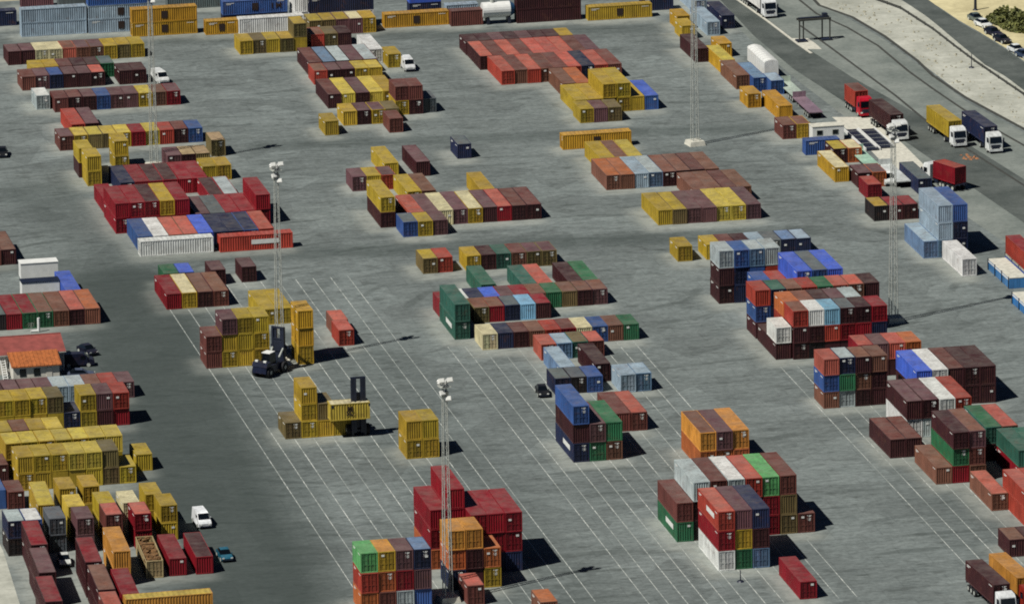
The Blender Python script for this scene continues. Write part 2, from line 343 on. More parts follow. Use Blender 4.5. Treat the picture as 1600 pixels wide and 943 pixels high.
    ('four-wide row, centre', -2.92, -35.62, 0, 20, 2.52, 'S', 0, 0, 0, 't l:L e:d M:t'),
    ('long multicoloured row, centre', -10.54, -27.35, 0, 20, 2.52, 'S', 0, 0, 0, 'p n:n m:M T:T r:r c:M p b:b T:T g'),
    ('tall teal stack with white logo, centre left', -13.44, -20.29, 0, 40, 2.52, 'H', 0, 0, 0, 'ee'),
    ('hidden behind the tall teal stack', -13.18, -7.2, 0, 20, 2.52, 'H', 0, 0, 0, 'c:m'),
    ('row right of the tall teal stack', -8.56, -11.33, 0, 20, 2.52, 'S', 0, 0, 0, 'd:T c:T n:k i m:c'),
    ('row with a white roof, centre', -10.55, -5.24, 0, 20, 2.52, 'S', 0, 0, 0, 'w n:n B c:q c:c T:T g d:T m:T q:T'),
    ('single teal one, back of the centre block', -4.55, 2.26, 0, 40, 2.52, 'S', 0, 0, 0, 'e'),
    ('teal and salmon pair, back of the centre block', 1.92, 0.83, 0, 40, 2.52, 'S', 0, 0, 0, 'e t'),
    ('maroon and green pair, back of the centre block', 9.42, 0.82, 0, 40, 2.52, 'S', 0, 0, 0, 'm g'),
    ('small pair at the back left, centre block', -10.33, 20.87, 0, 20, 2.52, 'S', 0, 0, 0, 'd:y r'),
    ('back row of the centre block', -3.16, 20.61, 0, 20, 2.52, 'S', 0, 0, 0, 'y m:m e:e T:M d:q d:q'),
    ('two-high corner of the pink-roofed row', -11.14, 52.15, 0, 40, 2.52, 'S', 0, 0, 0, 'my'),
    ('pink-roofed row at mid-yard', -6.49, 51.14, 0, 40, 2.5, 'S', 0, 0, 0, 't:t q p:p q y:p m:q c:t m:M m:M'),
    ('small front trio with a blue end', -8.78, 44.91, 0, 20, 2.52, 'S', 0, 0, 0, 'b:k y:y q'),
    ('yellow pair behind the pink-roofed row', -4.08, 64.96, 0, 40, 2.52, 'S', 0, 0, 0, 'y T:T'),
    ('low row behind the two-high corner', -11.08, 77.57, 0, 20, 2.52, 'S', 0, 0, 0, 'q y r:q'),
    ('long yellow one behind the two-high corner', -3.98, 85.56, 0, 40, 2.52, 'S', 0, 0, 0, 'y'),
    ('lone maroon one at mid-yard', 1.37, 85.02, 0, 40, 2.52, 'S', 0, 0, 0, 'm:q'),
    ('lone dark blue one on the open yard', 10.74, 95.28, 0, 20, 2.52, 'S', 0, 0, 0, 'n:k'),
    ("yellow one behind the pink-roofed row's middle", 8.21, 63.36, 0, 40, 2.52, 'S', 0, 0, 0, 'y'),
    ('long yellow broadside near the far right mast', 29.66, 96.84, 0, 40, 2.52, 'S', 1, 0, 0, 'u'),
    ('yellow row in front of the yellow broadside', 32.36, 79.26, 0, 40, 2.52, 'S', 0, 0, 0, 'y y:T y:Y'),
    ('wide oxide-roofed row right of centre', 30.73, 67.07, 0, 40, 2.45, 'S', 0, 0, 0, 'T:o T:o L:L l:s m:T m:T m:M T:T'),
    ('low row at the right of the oxide-roofed row', 42.63, 53.72, 0, 40, 2.52, 'S', 0, 0, 0, 'T:T T:T m:M T:T'),
    ('seven-wide yellow and maroon row', 33.7, 41.49, 0, 40, 2.52, 'S', 0, 0, 0, 'y:y d:y q:q q:q Y Y q:q'),
    ('front row of the red slab', 29.46, 147.26, 0, 40, 2.46, 'S', 0, 0, 0, 'r:t T:M r:t T:M M:M r:t n r:t M'),
    ('back row of the red slab', 28.23, 159.52, 0, 40, 2.46, 'S', 0, 0, 0, 'm:t M r:t M r:t r:t r:t M q'),
    ('low row behind the red slab', 28.09, 171.96, 0, 20, 2.52, 'S', 0, 0, 0, 'm m:q q m q m:q m y:y'),
    ('oxide and orange pair in front of the red slab', 38.05, 134.66, 0, 40, 2.52, 'S', 0, 0, 0, 'T:T o'),
    ('yellow cluster by the red slab', 37.41, 121.79, 0, 40, 2.52, 'S', 0, 0, 0, 'y y yy yy y b:B'),
    ('front trio of the yellow cluster by the red slab', 36.79, 115.03, 0, 20, 2.52, 'S', 0, 0, 0, 'y q d'),
    ('first of the slanting line at the right', 69.91, 181.56, 0, 20, 2.52, 'S', 0, 0, 0, 'u'),
    ('below the first of the slanting line', 69.02, 173.66, 0, 20, 2.52, 'S', 0, 0, 0, 'y'),
    ('maroon one by the far right mast', 67.04, 154.99, 0, 40, 2.52, 'S', 0, 0, 0, 'm'),
    ('yellow one behind the maroon, slanting line', 72.09, 157.82, 0, 20, 2.52, 'S', 0, 0, 0, 'u'),
    ('long pale-roofed one in the slanting line', 69.51, 144.75, 0, 40, 2.52, 'S', 0, 0, 0, 'u:Y'),
    ('oxide one in the slanting line', 69.28, 132.55, 0, 40, 2.52, 'S', 0, 0, 0, 'T:T'),
    ('beside the white tarpaulin trailer, longer', 71.72, 129.8, 0, 40, 2.52, 'S', 0, 0, 0, 'b:l'),
    ('beside the white tarpaulin trailer, shorter', 74.17, 126.97, 0, 20, 2.52, 'S', 0, 0, 0, 'b:L'),
    ('short one in the slanting line', 67.81, 118.36, 0, 20, 2.52, 'S', 0, 0, 0, 'u'),
    ('long one in the slanting line near the portacabin', 70.94, 108.05, 0, 40, 2.52, 'S', 0, 0, 0, 'u'),
    ('oxide and yellow pair near the portacabin', 68.17, 94.16, 0, 20, 2.52, 'S', 0, 0, 0, 'M:T y:T'),
    ('pale long roof at the far right corner', 74.16, 175.47, 0, 40, 2.52, 'S', 0, 0, 0, 'L'),
    ('dark long roof at the far right corner', 78.0, 179.84, 0, 40, 2.52, 'S', 0, 0, 0, 'n'),
    ('second pale long roof, far right corner', 76.06, 193.62, 0, 40, 2.52, 'S', 0, 0, 0, 'L'),
    ('blue broadside below the portacabin', 69.19, 81.9, 0, 20, 2.52, 'S', 1, 0, 0, 'b'),
    ('long one below the portacabin', 69.36, 62.18, 0, 40, 2.52, 'S', 0, 0, 0, 'u:p'),
    ('orange pair below the weighbridge', 72.39, 74.87, 0, 20, 2.52, 'S', 0, 0, 0, 'm:y o:p'),
    ('purple-roofed pair below the weighbridge', 72.12, 57.29, 0, 20, 2.52, 'S', 0, 0, 0, 'm:q o:q'),
    ('small red one below the weighbridge', 71.68, 49.2, 0, 20, 2.52, 'S', 0, 0, 0, 'c:r'),
    ('dark row with a yellow roof by right mast', 68.99, 34.7, 0, 20, 2.52, 'S', 0, 0, 0, 'x:y m:c m:c'),
    ('navy flat one behind the pale blue stack', 80.79, 50.79, 0, 40, 2.52, 'S', 0, 0, 0, 'n:k'),
    ('pale blue stack with emblem at the right', 70.57, 9.07, 0, 40, 2.52, 'H', 0, 0, 0, 'l:L lLL nnb:b'),
    ('cream reefer in front of the blue stack', 73.59, -3.58, 0, 40, 2.52, 'H', 0, 0, 0, 'w:w'),
    ('single yellow one left of the right cluster', 31.45, 17.57, 0, 20, 2.52, 'S', 0, 0, 0, 'y'),
    ('back row of the right cluster', 36.23, 17.55, 0, 20, 2.52, 'S', 0, 0, 0, 'y M:q m:m L:s k:k n:l n:L'),
    ('grey-topped tower of the right cluster', 31.73, -10.01, 0, 20, 2.52, 'H', 0, 0, 0, 'mms nnb:b bbl:s rrs:s'),
    ('royal blue long ones on the right cluster', 35.65, -25.19, 0, 40, 2.52, 'H', 0, 0, 0, 'bb rr:r rrB bbb:k bbB'),
    ('orange-red row of the right cluster', 32.35, -31.84, 0, 20, 2.52, 'S', 0, 0, 0, 'mbr rnn:e rTT:T mmr:r rrg:g mmt:t mmT:t mmm'),
    ('salmon-roofed row of the right cluster', 34.98, -39.36, 0, 20, 2.52, 'S', 0, 0, 0, 'oro mmT mmm mmm:q mms'),
    ('long base under the white box, right cluster', 32.44, -44.77, 0, 40, 2.52, 'S', 0, 0, 0, 'm'),
    ('white box on the maroon base, right cluster', 32.44, -44.77, 0, 20, 2.52, 'S', 0, 1, 0, 'w:w'),
    ('white and light blue row of the right cluster', 35.04, -45.45, 0, 20, 2.52, 'S', 0, 0, 0, 'mmr:T xmw mri mcm:k mcm:m bnc:c'),
    ('low row behind the colour tower at right', 42.13, -58.06, 0, 20, 2.52, 'S', 0, 0, 0, 'mc:t mq mt mo'),
    ('big maroon block with a royal blue corner', 46.38, -76.77, 0, 40, 2.52, 'H', 0, 0, 0, 'mB mw mm:M mm:m mm:m'),
    ('three-high colour tower at the right', 32.66, -73.65, 0, 20, 2.52, 'S', 0, 0, 0, 'Tbt:t sgn:s mTm:T mmT:T'),
    ('maroon and white pair, right edge blocks', 40.64, -92.67, 0, 40, 2.52, 'H', 0, 0, 0, 'wm:q sm:q sw Tr:r'),
    ('low maroon pair in the right edge blocks', 35.52, -102.31, 0, 40, 2.52, 'H', 0, 0, 0, 'm:M m:M'),
    ('green and salmon roofs at the right edge', 48.79, -107.25, 0, 40, 2.52, 'S', 0, 0, 0, 'me:g mT:t'),
    ('tower with a green middle at the right edge', 38.51, -117.35, 0, 40, 2.52, 'S', 0, 0, 0, 'T:T cgm:m TMq:T'),
    ('teal stack at the right picture edge', 50.17, -120.45, 0, 40, 2.52, 'S', 0, 0, 0, 'ce ce'),
    ('oxide one with white label, right edge', 42.78, -132.31, 0, 40, 2.52, 'S', 0, 0, 0, 'T:t'),
    ('red stack with blue panel, right edge', 45.23, -141.42, 0, 40, 2.52, 'S', 0, 0, 0, 'rr:t rr:t'),
    ('brown pair at the right edge', 39.01, -155.02, 0, 20, 2.52, 'S', 0, 0, 0, 'm:T m:T'),
    ('front stack of the striped block, bottom right', -2.41, -150.99, 0, 40, 2.52, 'H', 0, 0, 0, 'wcr:t gyq:q lmn:n'),
    ('striped back row, bottom right block', -4.88, -135.83, 0, 40, 2.55, 'H', 0, 0, 0, 'gM:M xms mmM:M sss:w rrr:t ccG ddM:M M:M'),
    ('orange pair topping the striped block', 6.79, -101.32, 0, 40, 2.52, 'H', 0, 0, 0, 'oO:T oq:q oO:O'),
    ('lone red one at the bottom right', 5.41, -167.03, 0, 40, 2.52, 'S', 0, 0, 0, 'c:c'),
]
JOINED = {7:[0],11:[40],12:[0],16:[1],29:[30],33:[0,10,20,30,40],39:[0],67:[0],68:[0,1,10,20,30,40],69:[0,1,10,20,30,40],70:[0,10,20,30,40,50,60],71:[20,30],75:[0],76:[10],78:[0],79:[0],80:[0],81:[0],82:[0],83:[0],86:[0],87:[0],91:[0],94:[0],96:[0],100:[0],102:[10],104:[10,11],105:[0,1],116:[0],118:[0],140:[10,20,30,40,50,60,70],168:[10,20,30],169:[20,21,30,31],170:[0,10,20,21,30,31,40,41],171:[10,11,20,21,30,31,40,41,50,51,60,61,70,71],172:[0,1,10,11,20,21,30,31,40,41,42],175:[20,30,40,50],176:[0,10,20,30],177:[10,20],179:[20,30],181:[10],183:[10],185:[10,11],186:[10],188:[20,21,30,31,40,41]}
TOP_Z = 0.0

def strip(name, left, right, z, mat, n_sub=1):
    mb = MB()
    for i in range(len(left) - 1):
        a, b2, c, d = left[i], left[i+1], right[i+1], right[i]
        mb.quad((*a, z), (*d, z), (*c, z), (*b2, z))
    o = mb.build(name, mat); o['kind'] = 'structure'; return o

def build_ground():
    gm = earth_material("dry_ground", '#8f8a76', '#b5ad92', .05, .8)
    o = MB().quad((-9000, -9000, -.08), (9000, -9000, -.08), (9000, 9000, -.08), (-9000, 9000, -.08)).build("ground", gm); o['kind'] = 'structure'
    # the yard as a grid that knows how near each spot is to the stacks (unswept dust) and to the driving lanes
    x0, x1, y0, y1 = -150.0, 165.0, -215.0, 240.0
    nx, ny = int((x1 - x0) / NG) + 1, int((y1 - y0) / NG) + 1
    occ = np.zeros((ny, nx), np.float32)
    for (d, x, y, yaw, ft, p, h, bs, lv, op, st) in ROWS:
        L = 12.19 if ft == 40 else 6.06
        ns = len(st.split()); wx = L if bs else ns * p; wy = 2.44 if bs else L
        i0, i1 = int((x - x0 - .9) / NG), int((x + wx - x0 + .2) / NG) + 1
        j0, j1 = int((y - y0 - 2.6) / NG), int((y + wy - y0 + .3) / NG) + 1
        occ[max(j0, 0):max(j1, 0), max(i0, 0):max(i1, 0)] = 1
    k = np.array([1, 2, 1], np.float32); k /= k.sum()
    for ax in (0, 1):
        for _ in range(1):
            occ = np.apply_along_axis(lambda r: np.convolve(r, k, 'same'), ax, occ)
    occ = np.clip(occ * 1.1, 0, 1) * .42
    X, Y = np.meshgrid(x0 + np.arange(nx) * NG, y0 + np.arange(ny) * NG)
    lane = np.zeros_like(X)
    for (ax, ay, bx, by, hw, wt) in LANES:       # centre line, half width, how worn and oily
        dx, dy = bx - ax, by - ay; tt = np.clip(((X - ax) * dx + (Y - ay) * dy) / (dx * dx + dy * dy), 0, 1)
        ds = np.hypot(X - ax - tt * dx, Y - ay - tt * dy)
        lane = np.maximum(lane, wt * np.clip(1.6 - ds / hw, 0, 1))
    lane *= 1 - occ * .8
    co = np.stack([X, Y, np.zeros_like(X)], -1).reshape(-1, 3)
    idx = np.arange(nx * ny).reshape(ny, nx)
    fa = np.stack([idx[:-1, :-1], idx[:-1, 1:], idx[1:, 1:], idx[1:, :-1]], -1).reshape(-1, 4)
    me = bpy.data.meshes.new("yard"); me.vertices.add(len(co)); me.vertices.foreach_set("co", co.ravel())
    me.loops.add(fa.size); me.loops.foreach_set("vertex_index", fa.ravel().astype(np.int32))
    me.polygons.add(len(fa)); me.polygons.foreach_set("loop_start", np.arange(0, fa.size, 4, dtype=np.int32))
    me.polygons.foreach_set("loop_total", np.full(len(fa), 4, np.int32)); me.update(calc_edges=True)
    for nm, arr in (("dust", occ), ("lane", lane)):
        at = me.attributes.new(nm, 'FLOAT', 'POINT'); at.data.foreach_set("value", arr.ravel().astype(np.float32))
    me.materials.append(yard_material())
    o = put("yard", me); o['kind'] = 'structure'
LANES = [(-84.66,44.43,55.43,31.35,3.5,0.60),(-19.04,113.38,65.58,103.63,3.0,0.50),(-62.17,206.02,63.54,184.44,3.5,0.50),(-59.09,29.05,-68.40,-164.22,11.0,1.00),(-62.77,91.51,-55.96,45.18,7.0,0.50),(-30.28,-27.10,-28.27,-174.72,7.0,0.35),(45.60,-7.62,39.68,-192.51,7.0,0.25)]
build_ground()
M_ASPH = earth_material("asphalt", '#434946', '#5f6460', .12, 1.3)
M_APRON = earth_material("worn_apron", '#666d68', '#868b84', .1, 1.2)
M_PALE = earth_material("pale_embankment", '#97988c', '#bdbdb0', .12, .8)
M_DIRT = earth_material("sandy_dirt", '#b0a57f', '#d2c79c', .08, .8)
# right-hand side: apron, access road, embankment, outer road, dirt
strip("access_road", [(83.59, 238.57), (81.59, 198.77), (80.88, 163.35), (81.62, 134.30), (82.93, 103.74), (82.90, 56.17), (85.91, 18.67), (89.82, -27.75)],
      [(104.88, 232.54), (101.66, 190.33), (102.94, 180.53), (104.75, 163.66), (105.46, 143.24), (106.31, 113.20), (109.87, 87.98), (116.62, 33.29)], .004, M_APRON)
strip("asphalt_lane", [(85.96, 237.90), (83.44, 203.89), (82.42, 172.07), (82.97, 145.32), (85.45, 117.98), (88.41, 85.20), (91.11, 49.33), (95.41, -8.67)],
      [(92.47, 236.05), (87.49, 202.75), (88.88, 165.94), (91.47, 136.72), (94.64, 112.92), (97.26, 92.44), (100.79, 55.87), (105.23, 9.94)], .008, M_ASPH)
strip("embankment", [(103.70, 232.87), (100.30, 194.64), (103.74, 183.63), (105.54, 166.68), (106.25, 146.18), (107.08, 116.01), (110.64, 90.69), (117.24, 35.37)],
      [(120.23, 228.19), (115.92, 197.58), (117.04, 183.23), (117.22, 166.67), (117.57, 149.37), (117.96, 133.49), (118.56, 117.90), (122.96, 54.42)], .008, M_PALE)
strip("outer_road", [(117.87, 228.86), (116.19, 195.80), (117.19, 178.75), (117.05, 155.38), (117.09, 138.95), (118.21, 129.28), (118.43, 117.43), (122.32, 52.27)],
      [(124.36, 227.02), (121.04, 194.44), (121.35, 183.68), (121.88, 173.02), (122.83, 164.01), (124.20, 148.05), (124.44, 139.53), (128.20, 71.84)], .012, M_ASPH)
strip("roadside_dirt", [(123.77, 227.19), (120.54, 196.28), (121.46, 185.89), (121.99, 175.19), (123.10, 165.02), (124.47, 149.04), (124.72, 140.50), (128.46, 72.72)],
      [(138.59, 234.90), (143.10, 210.00), (145.89, 197.68), (147.48, 185.87), (146.77, 174.88), (148.33, 163.41), (149.87, 152.12), (149.99, 105.12)], .008, M_DIRT)
strip("weighbridge_apron", [(80.51, 107.87), (80.68, 100.43), (81.04, 86.75), (80.40, 67.04)], [(87.23, 106.01), (87.36, 98.59), (87.44, 84.99), (86.95, 66.18)], .012, M_CONC)
strip("gantry_apron", [(88.51, 169.29), (88.29, 165.03), (88.61, 160.12)], [(91.45, 168.46), (91.78, 164.06), (91.76, 159.24)], .012, M_CONC)
strip("perimeter_track", [(-104.87, -93.97), (-103.96, -117.33), (-104.44, -140.36), (-105.41, -160.55)], [(-99.08, -95.51), (-99.07, -115.38), (-100.53, -141.39), (-101.66, -161.53)], .006, M_PALE)

def kerb(name, pts, wdt, hgt, mat, kind='structure'):
    mb = MB()
    for (ax, ay), (bx, by) in zip(pts[:-1], pts[1:]):
        L = math.hypot(bx - ax, by - ay); mb.box((ax + bx) / 2, (ay + by) / 2, hgt / 2, L + .02, wdt, hgt, math.atan2(by - ay, bx - ax))
    o = mb.build(name, mat); o['kind'] = kind; return o
M_TAR = plain("tarred_strip", '#3c3d38', .9, 0, .3)
kerb("road_edge_kerb", [(101.35, 215.99), (100.16, 194.11), (103.61, 183.11), (105.41, 166.18), (106.11, 145.69), (105.75, 133.26), (106.95, 115.54), (110.51, 90.24), (114.01, 62.48)], .55, .13, M_TAR)
kerb("drain_kerb", [(97.58, 208.43), (97.98, 187.47), (100.67, 174.58), (102.30, 158.97), (102.45, 137.81), (103.08, 124.24), (104.05, 108.81), (105.84, 90.07), (108.69, 67.71)], .4, .10, M_TAR)
kerb("lane_kerb", [(86.73, 220.12), (86.57, 203.01), (87.72, 183.70), (88.50, 164.44), (89.08, 156.26)], .45, .13, M_CONC)
kerb("lane_seam", [(92.66, 179.02), (93.54, 161.95), (94.56, 139.49), (95.42, 120.26), (95.76, 96.27), (97.69, 73.10), (99.90, 48.75)], .5, .02, M_TAR)

# painted bay lines
def lines():
    mb = MB()
    for (ax, ay), ln, wd in BAY_LINES:
        mb.quad((ax - wd / 2, ay, .005), (ax + wd / 2, ay, .005), (ax + wd / 2, ay + ln, .005), (ax - wd / 2, ay + ln, .005))
    m, n, l, b = new_mat("worn_line_paint"); tc = n.new("ShaderNodeTexCoord")
    f = math_node(n, l, 'MULTIPLY', ramp(n, l, noise(n, l, tc.outputs["Object"], .8, 5, .7), [(.38, g(0)), (.60, g(1))]), ramp(n, l, noise(n, l, tc.outputs["Object"], .07, 4, .6), [(.36, g(.18)), (.60, g(1))]))
    l.new(mix(n, l, f, hexc('#767d78'), hexc('#cfd1c8')), b.inputs["Base Color"]); b.inputs["Roughness"].default_value = .85
    o = mb.build("yard_markings", m); o['kind'] = 'structure'
BAY_LINES = [((-53.86,-160.69),183.83,0.12),((-51.00,-160.69),183.83,0.12),((-48.14,-160.69),183.83,0.12),((-45.28,-160.69),183.83,0.12),((-42.42,-160.69),183.83,0.12),((-39.56,-160.69),183.83,0.12),((-36.70,-160.69),183.83,0.12),((-33.84,-160.69),183.83,0.12),((-30.98,-160.69),183.83,0.12),((-28.12,-160.69),183.83,0.12),((-25.26,-160.69),183.83,0.12),((-22.40,-160.69),183.83,0.12),((-15.39,-167.88),143.96,0.12),((-12.77,-167.88),143.96,0.12),((-10.15,-167.88),143.96,0.12),((-7.53,-167.88),143.96,0.12),((-4.91,-167.88),143.96,0.12),((-2.29,-167.88),143.96,0.12),((0.33,-167.88),143.96,0.12),((2.95,-167.88),143.96,0.12),((5.57,-167.88),143.96,0.12),((8.19,-167.88),143.96,0.12),((10.81,-167.88),143.96,0.12),((13.43,-167.88),143.96,0.12),((32.11,-184.33),135.62,0.12),((34.73,-184.33),135.62,0.12),((37.35,-184.33),135.62,0.12),((39.97,-184.33),135.62,0.12),((42.59,-184.33),135.62,0.12),((45.21,-184.33),135.62,0.12)]
lines()

# ------------------------------------------------------------------ containers
HX = {'m':'#43191d','M':'#713a30','r':'#b03319','c':'#88101f','o':'#c2621c','O':'#d58f14','t':'#c25640','T':'#80503a','y':'#b3962c','Y':'#cbb347',
      'p':'#d3c795','w':'#dcdcd6','s':'#a7b3b2','k':'#5d686a','d':'#776636','b':'#2a5597','B':'#2f5fd6','n':'#182549','l':'#5d7f9f','L':'#93a8b6',
      'g':'#256e45','e':'#2f6b58','G':'#5cab63','x':'#241d20','q':'#6b4448','a':'#b49a68','u':'#b98c24','i':'#76adcb'}
NAMES = {'m':'maroon','M':'reddish-brown','r':'red','c':'crimson','o':'orange','O':'amber','t':'salmon','T':'rust-brown','y':'mustard','Y':'bright-yellow',
      'p':'cream','w':'white','s':'light-grey','k':'grey','d':'olive-brown','b':'blue','B':'royal-blue','n':'navy','l':'steel-blue','L':'pale-blue',
      'g':'green','e':'teal','G':'bright-green','x':'blackish','q':'purple-brown','a':'tan','u':'golden-yellow','i':'sky-blue'}
HEIGHT = {'S': 2.591, 'H': 2.896}; LENGTH = {20: 6.058, 40: 12.192}; WD = 2.438
def wave(n_pitch, a0, a1, depth):
    """trapezoid corrugation: (distance along, depth) pairs"""
    out = []; p = (a1 - a0) / n_pitch
    for i in range(n_pitch):
        s = a0 + i * p
        out += [(s, 0), (s + .28 * p, 0), (s + .5 * p, depth), (s + .78 * p, depth)]
    return out + [(a1, 0)]
MESH = {}
def container_meshes(ft, hc):
    key = (ft, hc)
    if key in MESH: return MESH[key]
    L, h = LENGTH[ft], HEIGHT[hc]; hw, hl = WD / 2, L / 2
    f = MB(); P = .16
    for sx in (-1, 1):
        for sy in (-1, 1):
            f.box(sx * (hw - P / 2), sy * (hl - P / 2), h / 2, P, P, h - .02)
        f.box(sx * (hw - .05), 0, .09, .1, L - 2 * P - .004, .16); f.box(sx * (hw - .04), 0, h - .06, .08, L - 2 * P - .004, .1)
    for sy in (-1, 1):
        f.box(0, sy * (hl - .06), .09, WD - 2 * P - .004, .12, .16); f.box(0, sy * (hl - .06), h - .08, WD - 2 * P - .004, .12, .14)
    f.box(0, 0, .13, WD - .24, L - .26, .06)
    frame = f.mesh("frame", M_PAINT)
    sw = MB(); wv = wave(14 if ft == 20 else 29, -hl + P, hl - P, .055); x = -(hw - .025)
    for (a, d0), (b, d1) in zip(wv[:-1], wv[1:]):
        sw.quad((x + d0, a, .17), (x + d0, a, h - .11), (x + d1, b, h - .11), (x + d1, b, .17))
    side_plain = sw.mesh("side_wall", M_PAINT)
    n0 = len(sw.f)
    for yy, ww, zz in ((hl - 1.4, 1.5, h - .42), (hl - 1.1, .9, h - .62), (-hl + 1.3, 1.3, h - .45)):
        sw.box(x - .006, yy, zz, .012, ww, .10)
    side = sw.mesh("side_wall", M_PAINT); side.materials.append(M_PLATE)
    side.polygons.foreach_set("material_index", [0 if q < n0 else 1 for q in range(len(side.polygons))])
    ew = MB(); wv = wave(6, -hw + P, hw - P, .06); y = hl - .03
    for (a, d0), (b, d1) in zip(wv[:-1], wv[1:]):
        ew.quad((a, y - d0, .17), (a, y - d0, h - .15), (b, y - d1, h - .15), (b, y - d1, .17))
    end = ew.mesh("end_wall", M_PAINT)
    rf = MB(); n = 8 if ft == 20 else 16; z = h - .012; x0, x1 = -hw + .03, hw - .03
    wv = wave(n, -hl + .12, hl - .12, .03)
    for (a, d0), (b, d1) in zip(wv[:-1], wv[1:]):
        rf.quad((x0, a, z - d0), (x1, a, z - d0), (x1, b, z - d1), (x0, b, z - d1))
    roof = rf.mesh("roof", M_PAINT)
    doors = []
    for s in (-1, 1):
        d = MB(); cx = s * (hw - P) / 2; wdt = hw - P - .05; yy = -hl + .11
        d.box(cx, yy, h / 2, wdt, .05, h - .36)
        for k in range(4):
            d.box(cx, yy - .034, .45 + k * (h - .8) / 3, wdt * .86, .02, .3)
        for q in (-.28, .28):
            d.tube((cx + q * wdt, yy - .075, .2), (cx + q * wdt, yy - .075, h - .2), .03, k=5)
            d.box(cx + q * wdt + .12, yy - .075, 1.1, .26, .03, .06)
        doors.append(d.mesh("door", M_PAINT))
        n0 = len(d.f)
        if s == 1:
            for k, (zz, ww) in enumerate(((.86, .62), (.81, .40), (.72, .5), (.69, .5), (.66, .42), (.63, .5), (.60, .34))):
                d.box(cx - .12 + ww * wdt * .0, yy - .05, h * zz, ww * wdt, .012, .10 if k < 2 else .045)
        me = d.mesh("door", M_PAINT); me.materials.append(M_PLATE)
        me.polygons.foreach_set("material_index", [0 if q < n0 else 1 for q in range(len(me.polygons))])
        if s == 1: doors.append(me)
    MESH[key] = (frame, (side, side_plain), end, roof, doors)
    return MESH[key]
def lettering(parent, text, size, loc, mat, rot=(math.pi / 2, 0, -math.pi / 2)):
    cu = bpy.data.curves.new("lettering", 'FONT'); cu.body = text; cu.size = size; cu.align_x = 'CENTER'; cu.space_line = .72; cu.extrude = .012; cu.offset = .03
    tmp = bpy.data.objects.new("lettering_curve", cu); me = bpy.data.meshes.new_from_object(tmp); bpy.data.objects.remove(tmp); bpy.data.curves.remove(cu)
    me.materials.clear(); me.materials.append(mat); o = put("lettering", me, parent, loc); o.rotation_euler = rot; return o
PLATE = MB().box(0, 0, 0, .42, .02, .30).mesh("placard", M_PLATE)
BAR = {40: MB().box(0, 0, 0, .02, 4.6, .75).mesh("lettering_band", M_PLATE), 20: MB().box(0, 0, 0, .02, 2.4, .6).mesh("lettering_band", M_PLATE)}
DULL = set('wsLiplGu')
def paint(code):
    c = hexc(HX[code]); k = .95 if code in DULL else .84; m = sum(c[:3]) / 3; d = 0 if code in 'cwyYu' else .13
    return tuple((v * (1 - d) + m * d) * k for v in c[:3]) + (1.0,)
def shade(c, rng, k=.10):
    pale = min(c[:3]) > .25; k = k * .4 if pale else k; j = .012 if pale else .05
    f = 1 + rng.uniform(-k, k); return tuple(max(0, min(1, x * f * (1 + rng.uniform(-j, j)))) for x in c[:3]) + (1.0,)
ORD = ['first', 'second', 'third', 'fourth', 'fifth', 'sixth', 'seventh', 'eighth', 'ninth', 'tenth', 'eleventh', 'twelfth']
SHORT = {}
joined_v, joined_f, joined_c = [], [], []
MARKS = {(19, 0, 0, 'E'), (9, 0, 1, 'E'), (4, 0, 0, 'E'), (3, 0, 0, 'E'), (184, 0, 0, 'P'), (183, 0, 1, 'P'), (188, 0, 0, 'W'), (52, 0, 0, 'W'), (14, 0, 0, 'E'), (3, 0, 1, 'T'), (115, 0, 0, 'W'), (4, 0, 1, 'E'), (133, 0, 0, 'E'), (8, 0, 0, 'E'), (9, 0, 1, 'T'), (163, 0, 0, 'P'), (107, 0, 0, 'W'), (3, 0, 0, 'T'), (187, 0, 2, 'W'), (3, 0, 1, 'E')}
CONTAINERS = []
def level_name(l, n):
    if n == 1: return ''
    return {2: ['bottom', 'top'], 3: ['bottom', 'middle', 'top'], 4: ['bottom', 'second-level', 'third-level', 'top']}[n][l]
